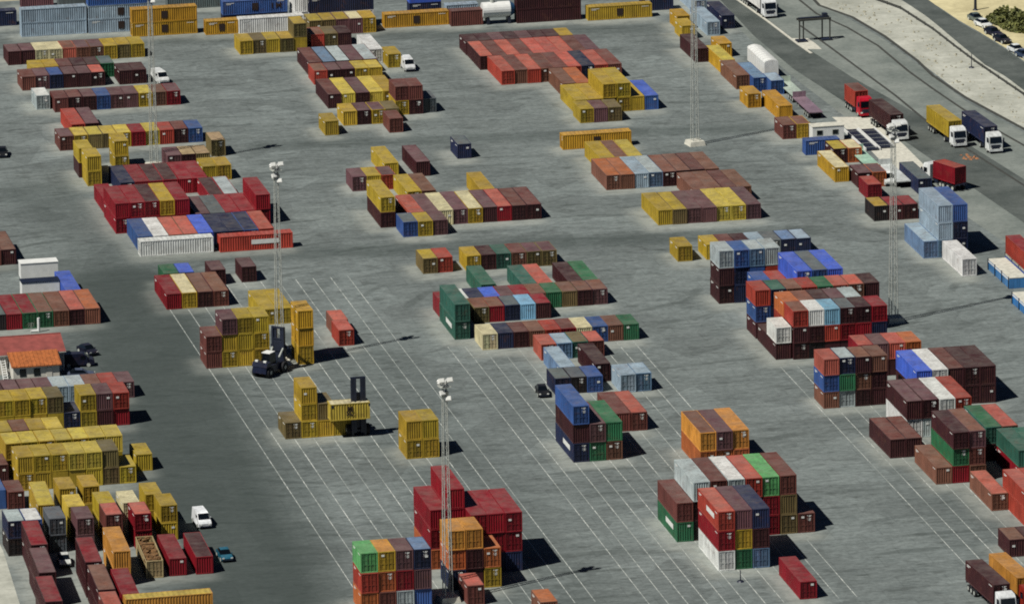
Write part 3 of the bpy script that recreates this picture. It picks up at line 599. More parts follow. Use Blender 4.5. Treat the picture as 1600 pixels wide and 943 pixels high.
def make_container(label, code, roof_code, ft, hc, loc, rz, rng, open_top, row, i, l, group, door_front):
    frame, sides, end, roof, doors = container_meshes(ft, hc)
    side = sides[rng.random() < .55]
    L, h = LENGTH[ft], HEIGHT[hc]
    col = shade(paint(code), rng, .16); rc = shade(paint(roof_code), rng, .14)
    if roof_code == code: rc = tuple(v * .96 for v in col[:3]) + (1.0,)
    flip = 0 if door_front else math.pi
    root = empty("shipping_container" if ft == 40 else "short_container", loc, rz)
    tag(root, label, "container", group)
    put("frame", frame, root, color=tuple(min(1, v * 1.18) for v in col[:3]) + (1,))
    put("side_wall", side, root, color=col); put("side_wall", side, root, rz=math.pi, color=col)
    put("end_wall", end, root, rz=flip, color=col)
    for d in (doors[0], doors[1 if rng.random() < .6 else 2]): put("door", d, root, rz=flip, color=shade(tuple(v * .80 for v in col[:3]) + (1,), rng, .10))  # doors darker than the body: shade of the container ends painted into their colour
    if open_top:
        mb = MB(); r2 = random.Random(5)
        for k in range(60):
            mb.box(r2.uniform(-.9, .9), r2.uniform(-L / 2 + .5, L / 2 - .5), h - .5 + r2.uniform(-.2, .35), r2.uniform(.3, 1.1), r2.uniform(.2, .9), r2.uniform(.2, .5), r2.uniform(0, 3))
        mb.build("scrap_load", M_SCRAP, root)['kind'] = 'stuff'
    else: put("roof", roof, root, color=rc)
    if rng.random() < .30 or (row, i, l, 'P') in MARKS:
        s = rng.choice((-1, 1)); put("placard", PLATE, root, (s * .55, -L / 2 + .0 if door_front else -L / 2 + .0, h * rng.choice((.72, .8, .62))))
    if (row, i, l, 'W') in MARKS:
        put("lettering_band", BAR[ft], root, (-WD / 2 - .012, -L * .12, h * .55))
    if (row, i, l, 'E') in MARKS:
        mb = MB(); mb.box(-WD / 2 - .01, 0, h * .56, .02, 1.15, 1.15); mb.box(-WD / 2 - .012, -.25, h * .56 - .72, .02, .5, .3); mb.box(-WD / 2 - .012, .3, h * .56 - .72, .02, .4, .3)
        mb.build("emblem", M_PRINT, root)
    if (row, i, l, 'T') in MARKS: lettering(root, "I M", 1.5, (-WD / 2 - .012, -4.0, h * .32), M_PRINT)
    CONTAINERS.append(root)
    return root
for ri, (desc, x, y, yaw, ft, pitch, hc, bs, base, open_top, stacks) in enumerate(ROWS):
    rng = random.Random(100 + ri); L, h = LENGTH[ft], HEIGHT[hc]; jo = set(JOINED.get(ri, ()))
    ya = math.radians(yaw); ax = Vector((math.cos(ya), math.sin(ya))); ay = Vector((-math.sin(ya), math.cos(ya)))
    items = []
    for i, s in enumerate(stacks.split()):
        if s == '.': continue
        if '+' in s: lv = [t.split(':')[0] for t in s.split('+')]; top = s.split('+')[-1].split(':')[-1]
        else: a = s.split(':'); lv = list(a[0]); top = a[-1][-1] if len(a) > 1 else lv[-1]
        for l, c in enumerate(lv):
            items.append((i, l, len(lv), c, top if l == len(lv) - 1 else c))
    vis = [t for t in items if t[0] * 10 + t[1] not in jo]
    cnt = {}
    for t in vis: cnt.setdefault((t[3], level_name(t[1], t[2])), []).append(t)
    for t in items:
        i, l, n, c, rc = t
        w_, d_ = (L, WD) if bs else (WD, L)
        ctr = Vector((x, y)) + ax * (i * pitch + w_ / 2) + ay * (d_ / 2)
        jx, jy = (rng.uniform(-.03, .03), rng.uniform(-.12, .12)) if not bs else (0, 0)
        loc = (ctr.x + jx, ctr.y + jy, .012 + (base if base > 1.5 else base * HEIGHT['S']) + l * (h + .008))
        if base == 1: loc = (loc[0], loc[1], .012 + 2.6 + l * h)
        rz = ya + (math.pi / 2 if bs else 0) + math.radians(rng.uniform(-.35, .35))
        if i * 10 + l in jo:
            nv = len(joined_v); cr, sr = math.cos(rz), math.sin(rz); k = shade(paint(c), rng)
            for zz in (.02, h - .01):
                for a, b in ((-1, -1), (1, -1), (1, 1), (-1, 1)):
                    px, py = a * (WD / 2 - .01), b * (L / 2 - .01)
                    joined_v.append((loc[0] + px * cr - py * sr, loc[1] + px * sr + py * cr, loc[2] + zz)); joined_c.append(k)
            joined_f += [tuple(nv + q for q in f) for f in ((3,2,1,0),(4,5,6,7),(0,1,5,4),(1,2,6,5),(2,3,7,6),(3,0,4,7))]
            continue
        lvn = level_name(l, n); same = cnt[(c, lvn)]
        label = " ".join(q for q in (lvn, NAMES[c], 'container') if q)
        if len(same) > 1: label = ORD[same.index(t)] + ' ' + label + ' from the left'
        if NAMES[rc] != NAMES[c] and len((label + " " + desc).split()) <= 12: label = label.replace('container', 'container with ' + NAMES[rc] + ' roof')
        if len(items) == 1: label = ('short ' if ft == 20 and 'short' not in desc else '') + label + ', ' + desc
        else: label += ', ' + desc
        make_container(label, c, rc, ft, hc, loc, rz, rng, open_top, ri, i, l,
                       "containers stacked about the yard", rng.random() < .62)
me = bpy.data.meshes.new("hidden_containers"); me.from_pydata(joined_v, [], joined_f); me.update()
at = me.color_attributes.new("paint", 'FLOAT_COLOR', 'POINT'); at.data.foreach_set("color", np.array(joined_c, np.float32).ravel())
me.materials.append(M_PAINT_J)
o = put("hidden_containers", me); o['kind'] = 'stuff'; o['label'] = "further containers mostly hidden inside and behind the stacks"

# ------------------------------------------------------------------ floodlight masts
def lattice(H, w0, w1, mat):
    legs, brace = MB(), MB(); N = 16
    def c(i, t):
        a = ((-1, -1), (1, -1), (1, 1), (-1, 1))[i % 4]; k = (w0 + (w1 - w0) * t) / 2
        return (a[0] * k, a[1] * k, .8 + t * (H - .8))
    for i in range(4): legs.tube(c(i, 0), c(i, 1), .08, .06, 5)
    for s in range(N):
        a, b = s / N, (s + 1) / N
        for i in range(4):
            brace.tube(*((c(i, a), c(i + 1, b)) if (s + i) % 2 else (c(i + 1, a), c(i, b))), .021, k=4)
            brace.tube(c(i, b), c(i + 1, b), .021, k=4)
    return legs.mesh("leg_frame", mat), brace.mesh("lattice_brace", mat)
MAST_H = 31.0
ML, MB_ = lattice(MAST_H, 1.1, .5, M_STEEL)
_b = MB(); _b.box(0, 0, .4, 2.9, 2.9, .8, top=.86)
M_BASE = _b.mesh("foundation_block", M_CONC)
_b = MB(); _b.box(0, 0, MAST_H + .05, 1.5, 1.5, .1); _b.box(0, 0, MAST_H + .6, 1.5, .07, .07); _b.box(0, 0, MAST_H - 1.0, .9, .9, .8)
_b.tube((0, 0, MAST_H), (0, 0, MAST_H + 1.2), .08)
M_PLAT = _b.mesh("lamp_platform", M_STEEL)
def lampmesh():
    hd = MB(); hd.box(0, -.1, 0, .78, .34, .62, top=.94); hd.box(0, .18, -.02, .5, .24, .36, top=.9)
    return hd.mesh("lamp_housing", M_WHITE)
LH = lampmesh()
LG = MB().box(0, -.285, 0, .66, .03, .5).mesh("lamp_glass", M_LAMP)
def mast(x, y, label):
    r = empty("floodlight_mast", (x, y, 0), math.radians(9)); tag(r, label, "light mast", "floodlight masts across the yard")
    put("foundation_block", M_BASE, r); put("leg_frame", ML, r); b = put("lattice_brace", MB_, r); b['kind'] = 'stuff'
    put("lamp_platform", M_PLAT, r)
    for k, (dx, dy, dz, rz) in enumerate(((-.62, -.5, 1.05, 0), (.62, -.5, 1.05, 0), (-.5, .5, .5, 2.2), (.5, .5, .5, -2.2), (-.5, -.4, -.75, .2), (.35, -.5, -1.6, -.2))):
        h = put("lamp_housing", LH, r, (dx, dy, MAST_H + dz), rz); h.rotation_euler = (math.radians(-28), 0, rz)
        put("lamp_glass", LG, h)
    return r
mast(*(-40.89, 103.19), "pale lattice floodlight mast behind the crimson rows, its head cut off by the picture top")
mast(*(-42.61, -26.89), "pale lattice floodlight mast between the dark reach stacker and the tall yellow tower")
mast(*(-42.23, -155.14), "pale lattice floodlight mast rising through the orange stack at the bottom centre")
mast(*(52.62, 94.59), "pale lattice floodlight mast on bare concrete, above the yellow broadside, head out of sight")
mast(*(55.84, -27.44), "pale lattice floodlight mast behind the right cluster, shadow reaching towards the drop-side trailers")

# ------------------------------------------------------------------ vehicles
def wheel_mesh(r, wd, name="wheel"):
    m = MB(); m.tube((-wd / 2, 0, 0), (wd / 2, 0, 0), r, k=14); return m.mesh(name, M_RUBBER)
RIM = MB().tube((-.02, 0, 0), (.02, 0, 0), .30, k=10).mesh("rim", M_STEEL)
def add_wheel(root, me, x, y, z, out):
    wo = put("wheel", me, root, (x, y, z)); put("rim", RIM, wo, (out, 0, 0)); return wo
CARW = wheel_mesh(.33, .22); TRW = wheel_mesh(.5, .34); BIGW = wheel_mesh(.85, .6)
def car(x, y, rz, hexcol, label, kind='car', group=None):
    """front towards -Y"""
    r = empty("parked_car" if kind == 'car' else "delivery_van", (x, y, 0), rz); tag(r, label, 'car' if kind == 'car' else 'van', group)
    c = hexc(hexcol)
    if kind == 'car':
        body = [(-2.1, .30), (-2.15, .62), (-1.95, .80), (-.95, .93), (.0, .95), (1.6, .98), (2.1, .90), (2.15, .45), (2.0, .28)]
        cab = [(-1.0, .92), (-.25, 1.42), (.95, 1.46), (1.75, .97)]; H = 1.46; ww = .86
        roof = [(-.22, 1.41), (.92, 1.45), (.90, 1.49), (-.20, 1.45)]
    else:
        body = [(-2.5, .35), (-2.55, .85), (-2.35, 1.15), (-1.75, 1.28), (-.95, 2.0), (-.6, 2.12), (2.45, 2.12), (2.5, .4), (2.3, .32)]
        cab = [(-1.78, 1.31), (-1.0, 1.99), (-.85, 1.99), (-.75, 1.34)]; ww = .98
        roof = None
    inset = [.05 if z < .9 else (.04 + .12 * (z - .9)) for _, z in body]
    MB().prism(body, -ww, ww, 'x', inset).build("body", M_CLEAN, r, color=c)
    if kind == 'car':
        MB().prism(cab, -ww + .04, ww - .04, 'x', [.03, .2, .2, .05]).build("windows", M_GLASS, r)
        MB().prism(roof, -ww + .24, ww - .24, 'x').build("roof", M_CLEAN, r, color=c)
    else:
        MB().quad((-ww + .16, -1.77, 1.34), (ww - .16, -1.77, 1.34), (ww - .22, -1.03, 2.0), (-ww + .22, -1.03, 2.0)).build("windscreen", M_GLASS, r, (0, -.025, 0), fix=False)
        for s in (-1, 1): MB().box(s * (ww - .06), -.75, 1.55, .03, .7, .5).build("side_window", M_GLASS, r)
    fy = -2.14 if kind == 'car' else -2.54
    for s in (-1, 1):
        MB().box(s * .62, fy, .68, .3, .06, .16).build("headlight", M_LAMP, r)
        for yy in (-1.35, 1.35) if kind == 'car' else (-1.6, 1.5): add_wheel(r, CARW, s * (ww - .10), yy, .33, s * .11)
        MB().box(s * (ww + .07), -.75 if kind == 'car' else -1.35, 1.0 if kind == 'car' else 1.45, .16, .1, .14).build("mirror", M_CLEAN, r, color=c)
    MB().box(0, fy + .02, .42, 1.5, .08, .16).build("bumper", M_DARK, r)
    return r
def truck(x, y, rz, hexcol, label, trailer_len=12.4, trailer=True, group="lorries on the access road"):
    """tractor and trailer; origin below the cab front, front towards -Y"""
    r = empty("container_lorry", (x, y, 0), rz); tag(r, label, "lorry", group); c = hexc(hexcol)
    MB().prism([(0, .55), (-.02, 1.75), (.18, 3.05), (.45, 3.45), (1.75, 3.55), (2.1, 3.4), (2.15, .55)], -1.22, 1.22, 'x', [0, 0, .06, .16, .16, .06, 0]).build("cab", M_CLEAN, r, color=c)
    MB().quad((-1.08, -.03, 1.85), (1.08, -.03, 1.85), (1.02, .15, 2.92), (-1.02, .15, 2.92)).build("windscreen", M_GLASS, r, (0, -.03, 0), fix=False)
    MB().box(0, -.04, 1.2, 1.7, .06, .7).build("grille", M_DARK, r)
    MB().box(0, -.08, .62, 2.44, .2, .38).build("bumper", M_CLEAN, r, color=c)
    for s in (-1, 1):
        MB().box(s * 1.215, .85, 2.3, .04, .9, .8).build("side_window", M_GLASS, r)
        MB().box(s * .92, -.10, .95, .36, .06, .24).build("headlight", M_LAMP, r)
        MB().box(s * 1.45, .12, 2.35, .22, .14, .62).build("mirror", M_DARK, r)
    f = MB(); f.box(-.42, 3.2, .85, .18, 5.6, .26); f.box(.42, 3.2, .85, .18, 5.6, .26); f.box(0, 3.8, .8, 2.2, 1.0, .5); f.build("chassis", M_DARK, r)
    for s in (-1, 1):
        for yy in (1.3, 5.0): add_wheel(r, TRW, s * 1.03, yy, .5, s * .18)
    if trailer:
        t = MB(); y0 = 2.6
        t.box(-.5, y0 + trailer_len / 2, 1.12, .16, trailer_len, .3); t.box(.5, y0 + trailer_len / 2, 1.12, .16, trailer_len, .3)
        for k in range(6): t.box(0, y0 + .3 + k * (trailer_len - .6) / 5, 1.16, 2.4, .2, .2)
        t.build("trailer_frame", M_DARK, r)
        for s in (-1, 1):
            for q in range(3): add_wheel(r, TRW, s * 1.03, y0 + trailer_len - 1.2 - q * 1.3, .5, s * .18)
    return r
def box_on(x, y, rz, code, ft, label, dz, off, roof=None, group=None, hc='H'):
    """a container resting on a vehicle whose origin is x,y: off is how far behind the origin its front face lies"""
    L = LENGTH[ft]; v = Vector((0, off + L / 2, 0)); v.rotate(Matrix.Rotation(rz, 3, 'Z'))
    return make_container(label, code, roof or code, ft, hc, (x + v.x, y + v.y, dz), rz, random.Random(hash(label) % 7 + 3), 0, -1, 0, 0, group or "containers stacked about the yard", True)
RZ = math.radians(3)
p = (86.24, 105.79); truck(*p, RZ, '#b8122a', "bright red lorry, foremost on the left side of the access road", 7.0); box_on(*p, RZ, 'r', 20, "red container riding behind the bright red cab", 1.30, 3.0, 'M')
p = (87.72, 87.32); truck(*p, RZ, '#e2e4e0', "white-cabbed lorry carrying a maroon box, just behind the weighbridge"); box_on(*p, RZ, 'm', 40, "maroon container on the lorry beside the weighbridge", 1.30, 2.8)
p = (96.21, 80.18); truck(*p, RZ, '#e2e4e0', "white-cabbed lorry carrying a mustard box on the access road"); box_on(*p, RZ, 'y', 40, "mustard container on the lorry left of the navy one", 1.30, 2.8, 'y')
p = (101.05, 74.55); truck(*p, RZ, '#e2e4e0', "white-cabbed lorry carrying a navy box, rightmost on the access road"); box_on(*p, RZ, 'n', 40, "navy container on the rightmost access road lorry", 1.30, 2.8)
p = (88.82, 186.15); truck(*p, RZ, '#e6e8e6', "white lorry with a white box near the dark portal frame"); box_on(*p, RZ, 'w', 40, "white container on the lorry at the picture top", 1.30, 2.8)
p = (30.99, -182.97); truck(*p, RZ, '#e6e8e6', "white-cabbed lorry cut by the bottom right corner", 12.4); box_on(*p, RZ, 'm', 40, "maroon container on the lorry in the bottom right corner", 1.30, 2.8, 'm')
p = (35.03, -180.67); truck(*p, RZ, '#8a2a20', "red lorry cut by the right edge beside the white-cabbed one", 12.4); box_on(*p, RZ, 'O', 40, "amber container on the lorry at the bottom right edge", 1.30, 2.8)
p = (84.87, 59.31); a = math.radians(-158); truck(*p, a, '#e2e4e0', "white-cabbed lorry turned away above the pale blue stack", 7.0); box_on(*p, a, 'c', 20, "crimson container on the turning lorry above the blue stack", 1.30, 3.0, 'r')

car(*(-6.96, -54.70), math.radians(-4), '#15171c', "black car alone beside the three-high block at mid-yard")
car(*(-69.31, -109.74), math.radians(3), '#eceeee', "white van driving past the loose yellow containers", 'van')
car(*(-64.92, 118.83), math.radians(-8), '#14161b', "black car at the left picture edge beside the crimson block")
car(*(-68.98, -127.20), math.radians(2), '#1f5d72', "teal car beside the shiny crimson pair, lower left")
car(*(-70.76, -13.10), math.radians(20), '#15182a', "dark blue car beyond the red-roofed building, farthest of its group")
car(*(-73.32, -19.79), math.radians(84), '#171a2c', "dark blue car right beside the white gable of the building", 'van')
car(*(-73.93, -26.92), math.radians(86), '#4b5468', "grey car in front of the white gable, nearest of its group")
car(*(124.92, 173.82), math.radians(10), '#5e6a66', "grey-green car first in the roadside line at the top right", group=None)
car(*(124.91, 168.88), math.radians(14), '#e4e6e2', "white car second in the roadside line at the top right")
car(*(124.89, 161.81), math.radians(14), '#1a1c30', "dark blue car third in the roadside line at the top right")
car(*(124.93, 155.86), math.radians(14), '#20202c', "blackish car fourth in the roadside line, just before the white one")
car(*(125.18, 147.25), math.radians(14), '#e2e5e2', "white car fifth in the roadside line at the top right")
car(*(125.41, 142.94), math.radians(14), '#3a4a63', "blue-grey car last in the roadside line, at the right edge")
car(*(77.61, 59.46), math.radians(0), '#e0e2de', "white van in the clutter below the weighbridge apron", 'van')
car(*(-29.39, 166.20), math.radians(10), '#d8dad6', "white van in the shadow at the end of the far left block", 'van')
car(*(15.69, 164.07), math.radians(0), '#e0e2e0', "white van beside the far centre block, by its yellow box", 'van')
car(*(-91.58, -123.83), math.radians(-3), '#d0d2cc', "white car in deep shadow between the two columns of long roofs")

def handler(x, y, rz, lift, label, hexcol, mast_h, spread=6.0, shift=0.0):
    """container handler, mast at the front (-Y)"""
    r = empty("container_handler", (x, y, 0), rz); tag(r, label, "container handler"); c = hexc(hexcol)
    MB().prism([(.6, .7), (.6, 1.5), (2.2, 1.75), (4.9, 1.9), (5.7, 1.7), (5.8, .8), (5.0, .6)], -1.25, 1.25, 'x').build("chassis", M_CLEAN, r, color=c)
    MB().prism([(4.3, 1.9), (4.5, 2.5), (5.5, 2.45), (5.75, 1.8)], -1.35, 1.35, 'x').build("counterweight", M_CLEAN, r, color=c)
    cb = MB().prism([(2.0, 1.8), (2.05, 3.2), (2.4, 3.5), (3.7, 3.5), (3.9, 1.8)], -.75, .75, 'x', [0, .05, .12, .12, 0]).build("cab", M_GLASS, r)
    MB().box(0, 3.0, 3.56, 1.5, 1.6, .1).build("cab_roof", M_WHITE, r)
    for s in (-1, 1):
        for yy, dd in ((.9, 1.45), (4.7, 1.2)): add_wheel(r, BIGW, s * dd, yy, .85, s * .31)
        MB().box(s * .95, 0, mast_h / 2 + .3, .34, .5, mast_h).build("mast_rail", M_DARK, r)
        MB().box(s * .55, -.1, (mast_h + .9) / 2, .5, .3, mast_h - .4).build("inner_rail", M_DARK, r)
        MB().tube((s * .8, 2.2, 1.5), (s * .95, .2, 3.6), .14).build("tilt_cylinder", M_STEEL, r)
        MB().box(s * .75, 5.2, 2.62, .5, .3, .25).build("rear_lamp", M_LAMP, r)
    cr = MB()
    for z in (.9, mast_h * .45, mast_h * .75, mast_h + .2): cr.box(0, .12, z, 2.2, .22, .3)
    cr.box(0, .2, mast_h * .45, 1.5, .06, mast_h * .6)
    cr.build("mast_crossbars", M_DARK, r)
    sp = MB(); sp.box(shift * .5, -.38, lift + 2.1, 2.1, .3, 1.4); sp.box(shift, -.5, lift + 2.45, spread, .34, .4)
    for s in (-1, 1): sp.box(shift + s * (spread / 2 - .1), -.75, lift + 2.45, .26, .8, .4)
    sp.build("spreader", M_DARK, r)
    return r
handler(*(-38.48, -70.14), 0, 2.7, "dark container handler facing the camera, holding up a short yellow container", '#181d2b', 8.9, 5.8, -1.35)
handler(*(-43.41, -30.14), math.radians(138), 1.2, "dark navy reach stacker parked between the yellow stacks with its mast raised", '#1a2036', 6.6, 3.2)
x, y = (-43.00, -71.27)
q = make_container("mustard container held up broadside by the container handler", 'Y', 'p', 20, 'S', (x + 3.03, y + 1.219, 2.95), math.pi / 2, random.Random(4), 0, -1, 0, 0, "containers stacked about the yard", True)
q['label'] = "bright-yellow container held up broadside by the container handler"
lettering(q, "M\nSC", 1.0, (-1.25, -.0, 1.45), M_PRINT)

# ------------------------------------------------------------------ trailers
def drop_side(x, y, rz, L, label, low='#3f78ad', side='#cfcdb6', hgt=1.5, group="drop-side trailers at the right edge"):
    r = empty("drop_side_trailer", (x, y, 0), rz); tag(r, label, "trailer", group)
    MB().box(0, 0, 1.05, 2.4, L, .3).build("bed", M_CLEAN, r, color=hexc(low))
    for s in (-1, 1):
        MB().box(s * 1.2, 0, 1.2 + hgt / 2, .08, L - .04, hgt).build("side_board", M_CLEAN, r, color=hexc(side))
        MB().box(s * 1.22, 0, .78, .1, L - .3, .5).build("skirt", M_CLEAN, r, color=hexc(low))
        for k in range(4):
            MB().box(s * 1.26, -L / 2 + .2 + k * (L - .4) / 3, 1.2 + hgt / 2 + .06, .08, .16, hgt + .2).build("stake", M_DARK, r)
        for k in range(3): add_wheel(r, TRW, s * 1.0, L / 2 - 1.4 - k * 1.3, .5, s * .18)
        MB().box(0, s * (L / 2 - .04), 1.2 + hgt / 2, 2.3, .08, hgt).build("end_board", M_CLEAN, r, color=hexc(side))
    return r
def platform(x, y, L, label, low, deck):
    r = empty("loading_platform", (x, y, 0)); tag(r, label, "loading platform", "loading platforms at the right edge")
    MB().box(0, 0, .87, 2.9, L, 1.7).build("base", M_CLEAN, r, color=hexc(low))
    MB().box(0, 0, 1.76, 3.0, L + .06, .1).build("deck", M_CONC, r)
    for k in range(4): MB().box(-1.54, -L / 2 + .2 + k * (L - .4) / 3, 1.0, .12, .2, 1.9).build("fender", M_DARK, r)
    MB().box(-1.48, 0, 1.45, .06, L - .2, .18).build("edge_rail", M_WHITE, r)
platform(*(80.33, -6.67), 12.6, "blue-edged pale loading platform beyond the cream reefer", '#3f78ad', 0)
platform(*(78.38, -27.90), 12.6, "blue-edged loading platform cut by the right picture edge below the red container", '#2f77b8', 0)
drop_side(*(84.04, -2.64), 0, 12.6, "blue flatbed trailer under the red container at the right edge", '#2c4f9c', '#b9b7a8', .3, None)
p = (84.04, -2.64); box_on(p[0], p[1] - 6.3, 0, 'r', 40, "red container on the blue flatbed at the right edge", 1.6, .15, 'c')
def flat_trailer(x, y, rz, L, label, deck):
    r = empty("flat_trailer", (x, y, 0), rz); tag(r, label, "trailer", "empty flat trailers by the access road")
    MB().box(0, 0, 1.2, 2.45, L, .16).build("deck", M_CLEAN, r, color=hexc(deck))
    MB().box(0, 0, 1.0, 1.0, L - .6, .24).build("frame", M_DARK, r)
    MB().box(0, L / 2 - .06, 1.75, 2.4, .1, 1.0).build("headboard", M_CLEAN, r, color=hexc(deck))
    for s in (-1, 1):
        for k in range(3): add_wheel(r, TRW, s * 1.0, -L / 2 + 1.4 + k * 1.3, .5, s * .18)
        MB().box(s * .7, L / 2 - 2.4, .45, .16, .16, .9).build("landing_leg", M_STEEL, r)
    return r
flat_trailer(*(77.68, 125.19), 0, 12.2, "empty trailer with a pale grey-green deck below the white tarpaulin trailer", '#b9c6b6')
flat_trailer(*(77.45, 113.19), 0, 12.2, "empty trailer with a dusty pink deck above the portacabin", '#8d7580')
flat_trailer(*(75.55, 183.81), 0, 12.2, "empty trailer with a pale blue deck at the far right corner", '#9fb1c4')
flat_trailer(*(79.54, 61.24), 0, 12.2, "empty trailer with a white deck below the weighbridge apron", '#d2d6d2')
flat_trailer(*(77.34, 72.57), 0, 12.2, "empty trailer with a mint-green deck beside the orange pair", '#a9cdb4')
def tarp_trailer(x, y, rz, label):
    r = empty("tarpaulin_trailer", (x, y, 0), rz); tag(r, label, "trailer")
    L = 13.0
    pr = [(-1.28, 1.2), (-1.28, 3.6), (-1.15, 3.85), (-.5, 4.05), (0, 4.12), (.5, 4.05), (1.15, 3.85), (1.28, 3.6), (1.28, 1.2)]
    MB().prism(pr, -L / 2, L / 2, 'y').build("tarpaulin_cover", M_WHITE, r)
    MB().box(0, 0, 1.0, 2.3, L, .3).build("bed", M_DARK, r)
    for k in range(9):
        y0 = -L / 2 + .5 + k * (L - 1) / 8
        MB().prism([(a * 1.012, b + .015 if b > 2 else b) for a, b in pr], y0 - .04, y0 + .04, 'y').build("hoop", M_STEEL, r)
    for s in (-1, 1):
        for k in range(3): add_wheel(r, TRW, s * 1.0, -L / 2 + 1.6 + k * 1.3, .5, s * .18)
    return r
tarp_trailer(*(76.67, 142.91), 0, "large white trailer with a rounded tarpaulin cover in the slanting line")

# ------------------------------------------------------------------ buildings
def long_building():
    (x1, y0), (_, y1) = (-75.52, -22.28), (-74.20, -13.74); x0 = x1 - 17.0; yb = y0 + 10.6; xm, ym = (x0 + x1) / 2, (y0 + yb) / 2
    r = empty("red_roofed_building", (xm, ym, 0)); tag(r, "long white building with a dull red pitched roof at the left edge", "building")
    W2, D2, h, rh = 8.5, 5.3, 3.1, 4.55
    wl_ = MB(); n = 0
    wl_.box(0, 0, h / 2, 2 * W2 - .5, 2 * D2 - .5, h)
    wl_.build("wall", M_WALL, r)
    for s in (-1, 1):
        MB().prism([(-D2 + .3, h), (0, rh - .12), (D2 - .3, h)], s * (W2 - .27) - .05, s * (W2 - .27) + .05, 'x').build("gable", M_WALL, r)
        MB().prism([(0, rh), (s * D2, h - .02), (s * D2, h + .12), (0, rh + .15)], -W2, W2, 'x').build("roof", M_ROOFRED, r)
    MB().box(0, 0, rh + .17, 2 * W2, .3, .1).build("ridge_cap", M_ROOFRED, r)
    for k in range(5):
        f = MB().box(-6.4 + k * 3.1, -D2 + .24, 1.7, 1.0, .06, 1.1).build("window", M_WHITE, r); MB().box(-6.4 + k * 3.1, -D2 + .2, 1.7, .84, .04, .94).build("pane", M_GLASS, f)
    MB().box(W2 - .24, -1.5, 1.05, .06, 1.0, 2.1).build("door", M_DARK, r)
    MB().box(0, -D2 - .04, h - .02, 2 * W2, .12, .12).build("gutter", M_STEEL, r)
    MB().tube((W2 - .5, -D2 + .18, 0), (W2 - .5, -D2 + .18, h - .05), .05).build("downpipe", M_STEEL, r)
    MB().box(-3.0, 1.2, rh + .2, .7, .7, 1.1).build("chimney", M_WALL, r)
    a_ = MB().tube((4.0, .4, rh), (4.0, .4, rh + 2.0), .03)
    for q in (1.4, 1.7, 1.95): a_.tube((3.5, .4, rh + q), (4.5, .4, rh + q), .02)
    a_.build("aerial", M_STEEL, r)
long_building()
def small_house():
    x0, y0 = (-84.60, -26.72); W2, D2 = 3.75, 2.2
    r = empty("orange_roofed_house", (x0 + W2, y0 + D2, 0)); tag(r, "small white house with an orange lean-to roof before the long building", "house")
    MB().box(0, 0, 1.15, 2 * W2 - .3, 2 * D2 - .3, 2.3).build("wall", M_WALL, r)
    MB().prism([(-D2 - .25, 2.3), (D2, 3.45), (D2, 3.62), (-D2 - .25, 2.47)], -W2 - .15, W2 + .15, 'x').build("roof", M_ROOFORG, r)
    for k in range(13): MB().prism([(-D2 - .26, 2.48), (D2, 3.63), (D2, 3.69), (-D2 - .26, 2.54)], -W2 + k * .62 - .05, -W2 + k * .62 + .05, 'x').build("roof_batten", M_ROOFORG, r)
    MB().prism([(-D2 + .16, 2.28), (D2 - .16, 3.36), (D2 - .16, 2.28)], -W2 + .16, W2 - .16, 'x').build("gable", M_WALL, r)
    for dx in (-2.1, 0.1):
        f = MB().box(dx, -D2 + .13, 1.35, 1.0, .08, 1.2).build("window", M_DARK, r); MB().box(dx, -D2 + .08, 1.35, .84, .03, 1.0).build("pane", M_GLASS, f)
    MB().box(2.0, -D2 + .13, 1.0, .9, .08, 2.0).build("door", M_WALL, r)
small_house()
def stair():
    x0, y0 = (-84.65, -26.33); r = empty("outside_stair", (x0 - .8, y0 + 1.2, 0)); tag(r, "narrow white outside stair leaning left of the orange-roofed house", "stair")
    for s in (-.35, .35): MB().prism([(0, 0), (.35, 0), (3.6, 2.7), (3.3, 2.75)], s - .04, s + .04, 'x').build("stringer", M_WHITE, r)
    for k in range(9): MB().box(0, .3 + k * .36, .2 + k * .29, .66, .28, .04).build("tread", M_WHITE, r)
stair()
def cabin(u, label, roof_mat, L=6.1, group=None, name="site_cabin"):
    x0, y0 = u; r = empty(name, (x0 + L / 2, y0 + 1.25, 0)); tag(r, label, "cabin", group)
    MB().box(0, 0, 1.35, L, 2.5, 2.5).build("wall", M_WHITE, r)
    MB().box(0, 0, 2.66, L + .16, 2.66, .12).build("roof", roof_mat, r)
    for dx in ((-L * .28, L * .22) if name == "portacabin" else ()):
        f = MB().box(dx, -1.27, 1.6, 1.1, .06, .9).build("window", M_STEEL, r); MB().box(dx, -1.31, 1.6, .94, .03, .74).build("pane", M_GLASS, f)
    MB().box(L * .42, 1.27, 1.15, .8, .06, 2.0).build("door", M_STEEL, r)
    for sx in (-1, 1):
        for sy in (-1, 1): MB().box(sx * (L / 2 - .2), sy * 1.0, .05, .3, .3, .1).build("foot_block", M_CONC, r)
cabin((-74.22, 34.41), "white site cabin beside the blue container, rear one of two", M_WHITE)
cabin((-75.80, 22.36), "white site cabin with a dark roof, front one of two", M_DARK)
cabin((72.74, 90.97), "pale portacabin with a light roof beside the weighbridge", M_CONC, 5.6, None, "portacabin")
def weighbridge(u, label, L, wd):
    r = empty("weighbridge_deck", (*u, 0)); tag(r, label, "weighbridge", "weighbridge decks in the pale apron")
    MB().box(0, 0, .16, wd, L, .3).build("deck", M_DARK, r)
    for s in (-1, 1): MB().box(s * (wd / 2 + .12), 0, .26, .2, L, .52).build("guide_rail", M_WHITE, r)
    for k in range(5): MB().box(0, -L / 2 + (k + .5) * L / 5, .325, wd - .1, .08, .03).build("deck_joint", M_STEEL, r)
weighbridge((81.21, 89.60), "dark weighbridge deck next to the orange pair", 15.0, 2.3)
